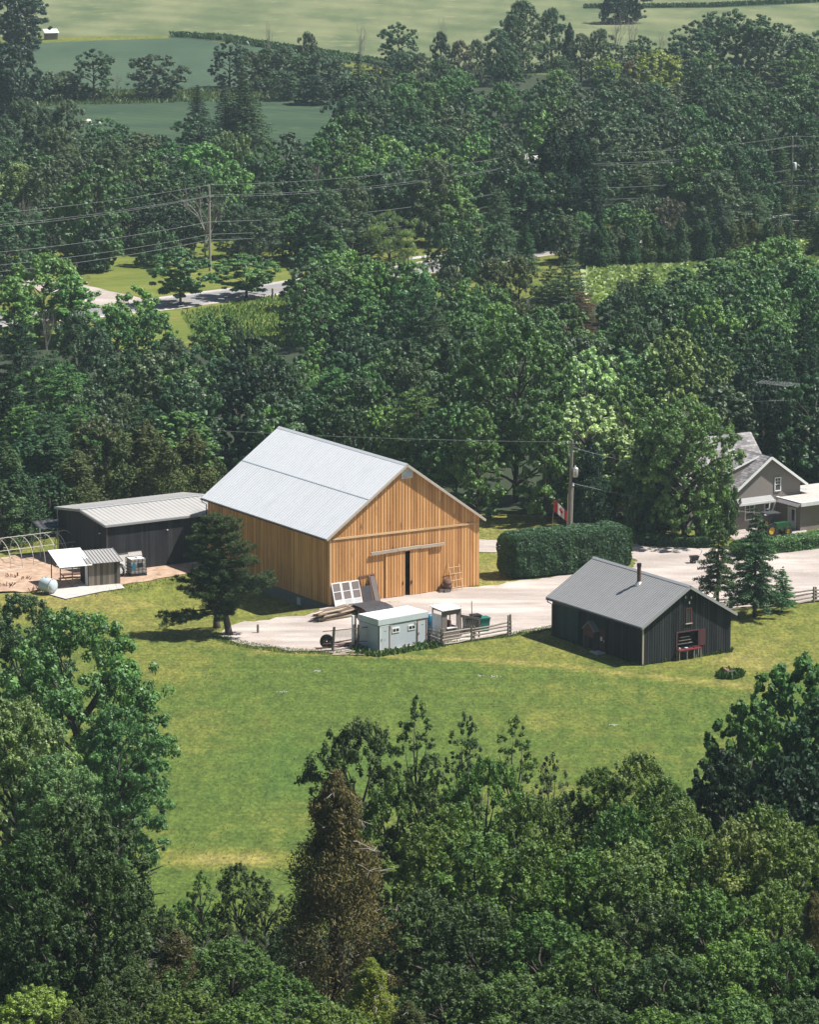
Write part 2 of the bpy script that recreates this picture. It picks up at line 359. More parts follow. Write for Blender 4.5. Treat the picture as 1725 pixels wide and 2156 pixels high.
sheet('field_strip', [(360, 72), (480, 78), (560, 92), (700, 112), (860, 140), (860, 152), (680, 120), (540, 100), (470, 88), (360, 80)], 'crop_dark', .08, 1.5, 15)
sheet('field_strip', [(1230, 14), (1480, 12), (1725, 2), (1725, 6), (1500, 17), (1230, 19)], 'crop_dark', .08, 1, 15)
sheet('forest_floor', [(-200, 735), (380, 735), (600, 720), (900, 640), (1240, 620), (1900, 610), (1900, 1085), (1340, 1095), (1010, 1080), (430, 1040), (110, 1080), (-200, 1120)], 'forest_floor', .02, .8, 6)
sheet('forest_floor', [(640, 500), (1250, 470), (1900, 400), (1900, 180), (900, 150), (720, 190), (640, 330), (-200, 330), (-200, 560), (200, 520)], 'forest_floor', .02, .8, 12)
fx = [(-60, 40), (60, 40), (60, 244), (30, 248), (0, 246), (-12, 252), (-24, 246), (-60, 250)]
sheet('forest_floor', fx, 'forest_floor', .05, .8, 3, world=True)

# ------------------------------------------------------------------ plant geometry
def unit(a): return a/np.maximum(np.linalg.norm(a, axis=1, keepdims=True), 1e-9)
def leaves(C, Rr, n, size, asp, rng, up=.45, out=1.0, rnd=.55, hang=0., vc=None, lift=0.):
    C = np.asarray(C, float); k = len(C); Rr = np.asarray(Rr, float)
    if Rr.ndim == 1: Rr = np.repeat(Rr[:, None], 3, 1)
    idx = np.repeat(np.arange(k), n); m = len(idx)
    d = unit(rng.normal(size=(m, 3))); r = rng.random(m)**.38
    Pp = C[idx]+d*r[:, None]*Rr[idx]
    Nn = unit(out*d+up*np.array([0, 0, 1.])+rnd*unit(rng.normal(size=(m, 3))))
    T = unit(np.cross(Nn, rng.normal(size=(m, 3))))
    if hang: T = unit(T*(1-hang)+np.array([0, 0, -1.])*hang)
    if lift: T = unit(T*(1-lift)+(d*np.array([1, 1, .2])+np.array([0, 0, .5]))*lift)
    B = unit(np.cross(Nn, T)); s = (size*(.55+.9*rng.random(m)))[:, None]
    V = np.stack([Pp-T*s/2, Pp+B*s*asp/2-Nn*s*.10, Pp+T*s/2-Nn*s*.05, Pp-B*s*asp/2-Nn*s*.10], 1)
    vc = rng.random(k) if vc is None else np.asarray(vc)
    a = np.clip(vc[idx]*.6+rng.random(m)*.6-.1, 0, 1)
    return V, a
def limb(mb, p, q, r0, r1, rng, n=5, seg=3, sag=.15):
    p, q = Vector(p), Vector(q); L = (q-p).length; pts = []
    for i in range(seg+1):
        t = i/seg; w = math.sin(t*math.pi)*L*sag
        pts.append(p.lerp(q, t)+Vector((rng.uniform(-1, 1)*w*.5, rng.uniform(-1, 1)*w*.5, w*.4)))
    pts[0] = p; pts[-1] = q
    mb.tube(pts, [r0+(r1-r0)*i/seg for i in range(seg+1)], n)
    return pts
PROTO = {}
def reg(name, H, Rr, V, a, tm, leaf='leaf', bark='bark', extra=None):
    tm.a = [random.random() for _ in tm.f]
    t = bpy.data.meshes.new(name+'_trunk'); t.from_pydata(tm.v, [], tm.f); t.update()
    t.attributes.new('v', 'FLOAT', 'FACE').data.foreach_set('value', tm.a); t.materials.append(MATS[bark])
    t.polygons.foreach_set('use_smooth', [True]*len(t.polygons))
    c = quads_mesh(name+'_crown', V, a, leaf) if V is not None else None
    if V is not None:
        q = V.reshape(-1, 3); H = float(np.percentile(q[:, 2], 99.7)); Rr = float(np.percentile(np.abs(q[:, :2]), 98.5))
    PROTO[name] = (H, Rr, t, c, extra)
def broadleaf(name, seed, H, Rr, zb, nl, nm, nleaf, size, lobe=.40, asp=.6, squash=.8, leaf='leaf', hang=0., top=0., flat=0., low=.12, fillk=.9, spiky=.0):
    """low: how narrow the crown is at its foot (0 narrow .. 1 full)"""
    rng = np.random.default_rng(seed); hc = H-zb; z0c = zb
    nzo = rng.uniform(0, 50, 3)
    tm_ = .56-.22*top
    def prof(t):
        t = min(1, max(0, t))
        if t > tm_: return max(0, 1-((t-tm_)/(1-tm_))**(2.5-top*.8))**.5
        return low+(1-low)*max(0, 1-((tm_-t)/tm_)**2)**.5
    def surf(ph, t):
        n = noise.noise((math.cos(ph)*1.3+nzo[0], math.sin(ph)*1.3+nzo[1], t*3.2+nzo[2])); n2 = noise.noise((math.cos(ph)*3+nzo[1], math.sin(ph)*3, t*7+nzo[0]))
        return Rr*prof(t)*(1+.34*n+.22*n2)
    LC = []; LR = []
    for i in range(nl):
        t = ((i+.6)/nl)**.85; ph = i*2.39996+rng.uniform(-.5, .5)
        t *= .93
        r = Rr*lobe*rng.uniform(.6, 1.15)*(.75 if t > .85 else 1)
        q = max(0, surf(ph, t)-r*.55)
        LC.append(np.array([math.cos(ph)*q, math.sin(ph)*q, z0c+t*hc-r*.5])); LR.append(r)
    CC = []; CR = []; VC = []
    for c, r in zip(LC, LR):
        lv = rng.uniform(.05, .6); m = max(4, int(nm*(r/(Rr*lobe))**2))
        d = unit(rng.normal(size=(m, 3))); d[:, 2] = np.where(d[:, 2] < -.25, -d[:, 2]*.7, d[:, 2]); d = unit(d)
        for q in c+d*(r*rng.uniform(.35, 1.05, (m, 1)))*np.array([1, 1, squash]):
            CC.append(q); s = r*rng.uniform(.26, .5); CR.append((s*1.1, s*1.1, s*(.72 if not flat else .4))); VC.append(np.clip(lv+rng.uniform(-.2, .4), 0, 1))
    for i in range(int(len(CC)*fillk)):                   # foliage between the lobes and down the sides
        t = rng.random()**(.9); ph = rng.random()*6.283; k = rng.uniform(.35, .98) if rng.random() < .8 else rng.uniform(.9, 1.12)
        q = surf(ph, t)*k; s = Rr*lobe*rng.uniform(.22, .42); z = z0c+t*hc*(.97+.05*rng.random())
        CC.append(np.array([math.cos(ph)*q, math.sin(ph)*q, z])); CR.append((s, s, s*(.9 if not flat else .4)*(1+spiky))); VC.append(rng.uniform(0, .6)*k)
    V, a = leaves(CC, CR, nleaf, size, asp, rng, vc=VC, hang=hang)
    keep = V[:, :, 2].min(axis=1) > .1; V, a = V[keep], a[keep]
    tm = MB(); R_ = random.Random(seed); r0 = .024*H
    tp = (R_.uniform(-.3, .3), R_.uniform(-.3, .3), zb+hc*.6)
    tm.tube([(0, 0, -.8), (0, 0, .1), (tp[0]*.3, tp[1]*.3, max(.5, zb+hc*.12)), (tp[0]*.7, tp[1]*.7, zb+hc*.3), tp], [r0*1.5, r0*1.15, r0*.85, r0*.6, r0*.25], 8)
    for i, (c, r) in enumerate(zip(LC, LR)):
        st = Vector((tp[0]*.4, tp[1]*.4, max(zb*.7+.3, min(tp[2], c[2]-.35*math.hypot(c[0], c[1])-.4))))
        if not (flat and c[2] < zb+.1): limb(tm, st, c, r0*.42, r0*.1, R_, 5)
    reg(name, H, Rr, V, a, tm, leaf)
def spruce(name, seed, H, Rr, zb, nw, nb, nleaf, size, power=.85, droop=.25, asp=.34, dens=1., leaf='needle'):
    rng = np.random.default_rng(seed); CC = []; CR = []; VC = []; tm = MB(); R_ = random.Random(seed)
    tm.tube([(0, 0, -.6), (0, 0, zb), (0, 0, H*.6), (0, 0, H*.98)], [.026*H, .02*H, .011*H, .01], 7)
    for w in range(nw):
        t = w/(nw-1); z = zb+(H-zb)*t**.93; rr = Rr*(1-t)**power*rng.uniform(.82, 1.12)+.12
        n = max(3, int(nb*(1-t*.6)))
        for b in range(n):
            ph = 2*math.pi*(b+rng.random()*.7)/n+w*.7; L = rr*rng.uniform(.6, 1.12)
            tip = Vector((math.cos(ph)*L, math.sin(ph)*L, z-droop*L+rng.uniform(-.1, .1)+.12*H/nw))
            tm.tube([(0, 0, z), tip], [.012*H*(1-t)*.6+.01, .008], 3, cap=False)
            k = max(2, int(L/size/1.1*dens))
            for j in range(k):
                f = (j+.8)/k; p = Vector((0, 0, z)).lerp(tip, f); p.z += math.sin(f*3)*.05*L
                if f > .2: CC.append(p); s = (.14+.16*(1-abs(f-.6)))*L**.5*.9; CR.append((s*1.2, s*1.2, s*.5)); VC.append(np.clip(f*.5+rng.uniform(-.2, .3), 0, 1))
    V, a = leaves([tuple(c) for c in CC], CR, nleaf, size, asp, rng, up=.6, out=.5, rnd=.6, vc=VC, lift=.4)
    reg(name, H, Rr, V, a, tm, leaf)
def column(name, seed, H, Rr, n, nleaf, size, prof, leaf='needle', hang=.3, asp=.4, lift=.3):
    rng = np.random.default_rng(seed); CC = []; CR = []; VC = []; tm = MB()
    tm.tube([(0, 0, -.5), (0, 0, H*.4), (0, 0, H*.95)], [.03*H, .018*H, .01], 6)
    for i in range(n):
        t = rng.random()**.9; z = .03*H+t*H*.95; rr = Rr*prof(t)*(1+.22*math.sin(z*2.3+seed)+rng.uniform(-.2, .12)); ph = rng.random()*6.283
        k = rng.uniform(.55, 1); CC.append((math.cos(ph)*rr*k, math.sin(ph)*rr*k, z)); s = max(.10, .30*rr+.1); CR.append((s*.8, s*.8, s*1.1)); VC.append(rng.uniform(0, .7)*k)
    V, a = leaves(CC, CR, nleaf, size, asp, rng, up=.3, out=.7, rnd=.6, vc=VC, lift=lift, hang=hang)
    keep = V[:, :, 2].min(axis=1) > .05
    reg(name, H, Rr, V[keep], a[keep], tm, leaf)
def bare(name, seed, H, Rr, n=9, bark='bark_pale', up=.8):
    R_ = random.Random(seed); tm = MB()
    def grow(p, d, L, r, lv):
        q = p+d*L; m = p.lerp(q, .5)+Vector((R_.uniform(-1, 1), R_.uniform(-1, 1), R_.uniform(-.3, .6)))*L*.07
        tm.tube([p, m, q], [r, r*.8, r*.55], 5 if lv < 2 else 3, cap=False)
        if lv >= 4 or r < .008: return
        for _ in range(3 if lv < 3 else 2):
            dd = (d+Vector((R_.uniform(-1, 1), R_.uniform(-1, 1), R_.uniform(-.2, .9)*up))*.75).normalized()
            grow(m.lerp(q, R_.uniform(.1, 1)), dd, L*R_.uniform(.55, .85), r*.55, lv+1)
    grow(Vector((0, 0, -.4)), Vector((R_.uniform(-.05, .05), R_.uniform(-.05, .05), 1)).normalized(), H*.36, .018*H, 0)
    for _ in range(3): grow(Vector((0, 0, H*R_.uniform(.2, .33))), Vector((R_.uniform(-.7, .7), R_.uniform(-.7, .7), 1)).normalized(), H*.28, .011*H, 1)
    zs = max(v[2] for v in tm.v); rs = max(math.hypot(v[0], v[1]) for v in tm.v)
    tm.v = [(x*Rr/rs, y*Rr/rs, z*H/zs if z > 0 else z) for x, y, z in tm.v]
    reg(name, H, Rr, None, None, tm, 'leaf', bark)

# middle-distance kinds
broadleaf('D0', 11, 12, 5.0, .5, 15, 13, 58, .38, lobe=.34, top=.2, low=.5)
broadleaf('D1', 12, 13, 4.6, .5, 17, 13, 58, .38, lobe=.32, top=.5, low=.4)
broadleaf('D2', 13, 11, 5.4, .6, 19, 13, 58, .38, lobe=.28, low=.4)
broadleaf('D3', 14, 14, 4.4, .6, 18, 13, 58, .38, lobe=.32, top=.8, low=.6)
broadleaf('D4', 15, 12, 4.8, .3, 20, 13, 58, .38, lobe=.28, low=.6)
broadleaf('DP', 16, 13, 3.8, .2, 16, 13, 66, .28, lobe=.30, asp=.45, top=1.0, low=.7, fillk=1.6, spiky=.8)
broadleaf('DF', 17, 7.0, 4.2, 1.5, 16, 17, 80, .32, lobe=.36, squash=.45, flat=1, low=.4, fillk=.7)
broadleaf('DG', 18, 14, 5.0, .5, 24, 14, 48, .46, lobe=.25, asp=.75, low=.5, fillk=.8)
broadleaf('BU', 19, 4, 3.4, -.3, 13, 12, 50, .28, lobe=.34, low=.9)
broadleaf('WI', 20, 9, 4.4, .4, 16, 13, 50, .40, lobe=.32, asp=.22, hang=.6, low=.7)
spruce('S0', 31, 13, 3.4, .5, 26, 13, 17, .34)
spruce('S2', 37, 10, 3.3, 1.5, 17, 9, 30, .30, power=.7, droop=.12, dens=1.0)
spruce('S1', 32, 14, 2.6, .6, 28, 11, 16, .34, power=.7)
spruce('PD', 33, 12, 4.0, .8, 19, 10, 24, .34, power=.5, droop=-.10, dens=1.1, asp=.28)
column('C0', 41, 6, 1.15, 300, 22, .24, lambda t: (1-t)**.5*.98+.05)
column('C1', 42, 9, 2.6, 420, 30, .28, lambda t: (1-t)**.62*(1 if t > .12 else .75)+.04)
bare('X0', 51, 11, 3.6); bare('X1', 52, 12, 2.6, up=1.6)
# foreground kinds, leaf by leaf
broadleaf('F0', 61, 11, 3.6, .5, 26, 17, 46, .21, lobe=.26, leaf='big_leaf', asp=.62, hang=.25, low=.6, fillk=1.1, spiky=.5)
broadleaf('F1', 62, 12, 3.4, .5, 24, 16, 50, .19, lobe=.26, leaf='big_leaf', asp=.6, top=.15, hang=.2, low=.7, fillk=1.0, spiky=.4)
broadleaf('F2', 63, 14, 5.4, .5, 36, 18, 66, .22, lobe=.23, leaf='leaf', asp=.55, top=.3, low=.6, fillk=1.1)
broadleaf('N0', 67, 12, 5.4, 1.2, 34, 18, 62, .24, lobe=.22, leaf='leaf', asp=.6, top=.2, low=.45, fillk=1.2)
broadleaf('F3', 64, 12, 3.9, .3, 24, 16, 40, .30, lobe=.26, leaf='big_leaf', asp=.85, hang=.35, low=.7, fillk=1.1, top=.5)
broadleaf('F4', 65, 11, 1.9, .3, 26, 9, 34, .19, lobe=.42, leaf='big_leaf', asp=.6, top=.3, low=.6, fillk=.6, spiky=.3)
def column_(name, *a, **k):
    column(name, *a, **k); H, Rr, t, c, ex = PROTO[name]; R_ = random.Random(5); b = MB()
    for i in range(34):                                    # dead pale twigs standing out of the foliage
        tt = R_.uniform(.08, .95); z = tt*H; rr = Rr*((1-tt)**.6+.05)*1.02; ph = R_.random()*6.283; d = Vector((math.cos(ph), math.sin(ph), R_.uniform(-.3, .4)))
        p = Vector((d.x*rr*.5, d.y*rr*.5, z)); q = p+d*rr*R_.uniform(.5, .85); m = p.lerp(q, .55)+Vector((R_.uniform(-.2, .2), R_.uniform(-.2, .2), R_.uniform(-.15, .2)))
        b.tube([p, m, q], [.03, .022, .01], 4, .9)
        for _ in range(3): e = q if R_.random() < .5 else m; b.tube([e, e+(d+Vector((R_.uniform(-1, 1), R_.uniform(-1, 1), R_.uniform(-.8, .8))))*R_.uniform(.2, .45)], [.014, .006], 3, .9)
    o = b.build('dead_twigs', 'bark_pale'); me = o.data; bpy.data.objects.remove(o); PROTO[name] = (H, Rr, t, c, [('dead_twigs', me)])
column_('FC', 66, 12, 2.6, 1000, 62, .14, lambda t: (1-t)**.85*(1+.2*math.sin(t*29))+.05, hang=.5, asp=.28, lift=.0)

# ------------------------------------------------------------------ tone of each tree kind
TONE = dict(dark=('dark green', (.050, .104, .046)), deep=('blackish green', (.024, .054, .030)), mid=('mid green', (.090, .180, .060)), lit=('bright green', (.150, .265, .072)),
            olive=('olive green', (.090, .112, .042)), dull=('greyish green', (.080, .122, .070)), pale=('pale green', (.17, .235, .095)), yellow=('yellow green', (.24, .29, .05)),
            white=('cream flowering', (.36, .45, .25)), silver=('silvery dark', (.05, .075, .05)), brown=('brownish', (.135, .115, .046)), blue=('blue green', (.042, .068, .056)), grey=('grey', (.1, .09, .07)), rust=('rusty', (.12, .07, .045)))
KIND = dict(D='broadleaf_tree', DP='ash_tree', DF='maple_tree', D2='maple_tree', F2='maple_tree', N0='maple_tree', F3='poplar_tree', DG='catalpa_tree', BU='bush', WI='willow_tree', S='spruce_tree', S0='spruce_tree', S2='spruce_tree', S1='spruce_tree', PD='pine_tree', C0='cedar_tree', C1='cedar_tree',
            X0='bare_tree', X1='bare_tree', F='broadleaf_tree', FC='cedar_tree', HP='pine_tree', OC='cedar_tree')
TREES = []
def kindname(k): return KIND.get(k) or KIND.get(k[0])
def put_tree(k, gx, gy, z0, H_, hw, tone, label=None, rz=None, grp=None, lean=0):
    if k == 'D': k = random.choice(['D0', 'D1', 'D2', 'D3', 'D4'])
    H0, R0, tm, cm, ex = PROTO[k]
    r = thing(kindname(k), label, kindname(k).replace('_', ' '), (gx, gy, z0))
    r.rotation_euler = (lean, 0, random.random()*6.28 if rz is None else rz); r.scale = (hw/R0, hw/R0, H_/H0)
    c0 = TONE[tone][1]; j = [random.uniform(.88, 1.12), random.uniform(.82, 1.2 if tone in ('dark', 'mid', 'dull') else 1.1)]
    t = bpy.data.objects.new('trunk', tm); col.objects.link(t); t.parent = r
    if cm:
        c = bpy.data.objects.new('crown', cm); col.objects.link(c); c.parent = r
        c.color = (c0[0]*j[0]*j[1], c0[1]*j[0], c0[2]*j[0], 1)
        if k[0] == 'F' and k[1] in '014': c.color = (c.color[0]*1.1, c.color[1]*.90, c.color[2]*.68, 1)
        q = 1.3*r.scale.x/r.scale.z                         # a tall slim tree keeps a crown of natural shape on a longer stem
        if q < 1 and k[0] in 'DFN': c.scale.z = max(q, .5); c.location.z = H0*(1-c.scale.z)
    if ex:
        for nm_, me_ in ex:
            b = bpy.data.objects.new(nm_, me_); col.objects.link(b); b.parent = r
    TREES.append(dict(p=k, o=r, k=kindname(k), tone=tone, gy=gy, X=scr((gx, gy, z0))[0], label=label))
    return r
def tree(X, Yt, hw, H_, k, tone, label=None, gy=None):
    """X, Yt: surveyed direction of the tree top; H_: height in metres (sets how far off it stands); hw: half width in survey px"""
    if gy is None:
        d = ray(X, Yt); gy = (HC-H_)*d.y/-d.z; z0 = 0
        p = atY(X, Yt, gy)
    else:
        p = atY(X, Yt, gy); z0 = h(p.x, gy); H_ = p.z-z0
    ppm = F/math.hypot(gy, HC)/1.1
    return put_tree(k, p.x, gy, z0, H_, hw/ppm, tone, label)
SPOTS = []
def T(rows):
    for r in rows:
        X, Yt, hw, H_, k, tone = r[:6]; SPOTS.append((X, Yt, hw)); tree(X, Yt, hw, H_, k, tone, r[6] if len(r) > 6 else None)

# ------------------------------------------------------------------ trees of the far fields and hedgerows
T([(15, -40, 66, 16, 'D0', 'deep'), (50, -10, 44, 13, 'D4', 'deep'), (-30, 80, 60, 14, 'D0', 'deep'), (32, 98, 52, 14, 'D2', 'deep'), (-25, 120, 45, 12, 'D', 'deep'),
   (95, 152, 34, 6, 'BU', 'dull'), (135, 150, 34, 6, 'DP', 'dull'), (72, 165, 30, 5, 'BU', 'dull'), (160, 172, 22, 4, 'BU', 'dull'),
   (195, 104, 40, 10.5, 'D1', 'dark', 'lone tall dark round tree left of the wide hedgerow bush'), (245, 150, 18, 6, 'X0', 'grey', 'thin twiggy bare tree between the two dark hedgerow trees'),
   (325, 116, 58, 9, 'D2', 'dull', 'wide spreading grey green tree on its own in the hedgerow'),
   (482, 86, 36, 10, 'D1', 'deep', 'tall dark rounded tree at the left end of the far wood'), (530, 108, 34, 8.5, 'DP', 'dull'), (562, 102, 34, 9, 'DP', 'dark'), (598, 98, 36, 9.5, 'DP', 'dull'),
   (566, 40, 16, 13, 'X1', 'grey', 'leafless twiggy tree rising left of the narrow far poplar'), (630, 118, 34, 8.5, 'D', 'dark'), (648, 68, 26, 12, 'DP', 'dull', 'narrow pointed tree standing above the left far wood'), (676, 108, 36, 9.5, 'DP', 'dull'), (712, 120, 32, 8.5, 'DP', 'dull'),
   (590, 150, 36, 6, 'D', 'dark'), (660, 158, 40, 6, 'D', 'deep'), (760, 44, 22, 13, 'X1', 'grey', 'tall leafless tree between the far pointed tree and the round tree'), (755, 110, 20, 10, 'S1', 'dark'),
   (840, 48, 37, 11.5, 'D1', 'dark', 'round topped dark tree alone against the pale far field'), (800, 128, 34, 8, 'DP', 'dull'), (845, 110, 34, 9, 'DP', 'dull'),
   (928, 68, 24, 11, 'DP', 'deep'), (930, 28, 14, 14, 'X1', 'grey'), (885, 112, 30, 9, 'DP', 'dull'), (968, 86, 30, 10, 'DP', 'grey'), (1005, 84, 26, 10, 'DP', 'dull'),
   (1048, 62, 40, 12, 'DP', 'dull'), (1102, 2, 48, 16, 'DP', 'dull', 'tallest tree on the far edge of the wood, grey green with a broad top'), (1080, 30, 34, 14, 'DP', 'dark'), (1162, 18, 34, 14, 'DP', 'dark', 'pointed dark tree just right of the tallest far tree'), (1200, 48, 14, 11, 'C1', 'deep'),
   (1225, 72, 32, 11, 'DP', 'dull'), (1265, 62, 34, 12, 'DP', 'dull'), (1300, 18, 24, 14, 'X1', 'grey', 'leafless trunks standing above the far wood right of centre'), (1330, 24, 22, 14, 'X0', 'grey'), (1350, 76, 40, 10.5, 'D', 'dark'), (1300, 96, 40, 9.5, 'D', 'dull'),
   (1392, 60, 18, 10, 'X0', 'grey'), (1320, -42, 44, 11, 'D2', 'deep', 'dark tree standing alone out in the pale field at the top edge'), (1295, -24, 30, 9, 'BU', 'deep'),
   (1458, 48, 46, 12.5, 'D', 'dark'), (1505, 26, 50, 14, 'D', 'dark'), (1552, 20, 50, 14.5, 'D', 'dark', 'highest dark crown of the clump beside the pale field at upper right'), (1600, 32, 50, 13.5, 'D', 'dark'), (1645, 52, 46, 12, 'D', 'dark'), (1690, 72, 44, 11, 'D', 'dull'), (1735, 66, 40, 11, 'D', 'dark'), (1430, 88, 40, 11, 'D', 'dark'),
   (1382, 108, 56, 12, 'D2', 'yellow', 'yellow green broad tree glowing in the far wood'), (1278, 120, 28, 9, 'D', 'yellow', 'small yellow green crown left of the big yellow tree'), (1325, 130, 20, 10, 'DP', 'rust')])
# spruces in front of the crop field
T([(415, 180, 26, 10.5, 'S1', 'deep', 'small dark spruce left of the pair in front of the crop field'), (474, 180, 30, 12, 'S1', 'dull', 'slender spruce between two others in front of the crop field'), (515, 163, 56, 13.5, 'S0', 'dark', 'widest spruce with layered boughs in front of the crop field'),
   (415, 240, 46, 10, 'D', 'dark'), (738, 170, 48, 13, 'D', 'deep', 'dark rounded tree at the right edge of the lower crop field'), (768, 196, 34, 10, 'D', 'lit'), (788, 205, 50, 12, 'DP', 'dull'), (735, 205, 40, 12, 'DP', 'dark')])
# wood beyond the road, left
T([(50, 208, 52, 13, 'DP', 'dull'), (95, 225, 44, 12, 'DP', 'dull'), (140, 212, 46, 13, 'DP', 'dull'), (12, 250, 40, 12, 'DP', 'dull'), (120, 270, 50, 12, 'DP', 'dull'), (215, 250, 46, 9, 'D', 'mid'), (250, 262, 44, 10, 'D', 'dark'), (195, 280, 46, 10, 'D', 'dark'), (300, 282, 44, 9, 'D', 'dull'), (335, 285, 36, 8, 'D', 'dark'),
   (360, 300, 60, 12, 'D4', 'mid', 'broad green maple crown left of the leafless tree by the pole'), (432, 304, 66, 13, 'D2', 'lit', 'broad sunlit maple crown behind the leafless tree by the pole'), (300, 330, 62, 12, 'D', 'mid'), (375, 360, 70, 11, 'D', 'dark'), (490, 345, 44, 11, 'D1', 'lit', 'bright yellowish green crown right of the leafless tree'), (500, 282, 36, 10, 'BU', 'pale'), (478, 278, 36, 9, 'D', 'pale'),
   (560, 300, 40, 12, 'D', 'mid'), (608, 282, 50, 12, 'DG', 'dull', 'pale leaved tree with white tipped leaves below the wide spruce'), (620, 330, 44, 12, 'D', 'dark'), (655, 320, 32, 12, 'X0', 'grey', 'leafless twiggy tree left of the sunlit maples by the wires'),
   (40, 345, 60, 12, 'DP', 'pale', 'pale feathery tree at the left edge beyond the lawn'), (95, 350, 50, 12, 'D', 'dull'), (200, 350, 62, 15, 'DG', 'mid', 'tall loose tree beside the far lawn left of the round bush'), (155, 375, 52, 13, 'D', 'mid'), (50, 410, 40, 11, 'X0', 'grey', 'leafless pale limbed tree at the left edge under the wires'), (110, 420, 60, 9, 'D', 'dull'), (195, 470, 44, 7, 'D', 'dull'),
   (10, 500, 46, 7, 'D', 'dark'), (20, 430, 60, 11, 'D', 'dark'), (270, 385, 46, 10, 'D', 'dark'), (320, 420, 50, 8, 'D', 'deep'), (385, 420, 50, 8, 'D', 'deep'), (560, 385, 50, 10, 'DP', 'dull'), (500, 430, 46, 8, 'DP', 'dull', 'grey green feathery tree beyond the right part of the far lawn'), (545, 440, 46, 8, 'DP', 'dull')])
tree(325, 476, 42, 6, 'BU', 'dark', 'round dark evergreen bush alone on the far lawn', gy=G(325, 560).y)
tree(352, 500, 24, 4, 'BU', 'dark', 'small dark bush touching the round one on the far lawn', gy=G(352, 560).y)
tree(432, 385, 70, 10, 'X0', 'grey', 'spreading leafless tree beside the wooden pole on the far lawn', gy=G(428, 548).y)
tree(378, 524, 60, 7, 'DF', 'mid', 'left one of two flat tiered roadside trees', gy=G(378, 642).y)
tree(518, 536, 64, 6, 'DF', 'mid', 'right one of two flat tiered roadside trees', gy=G(520, 627).y)
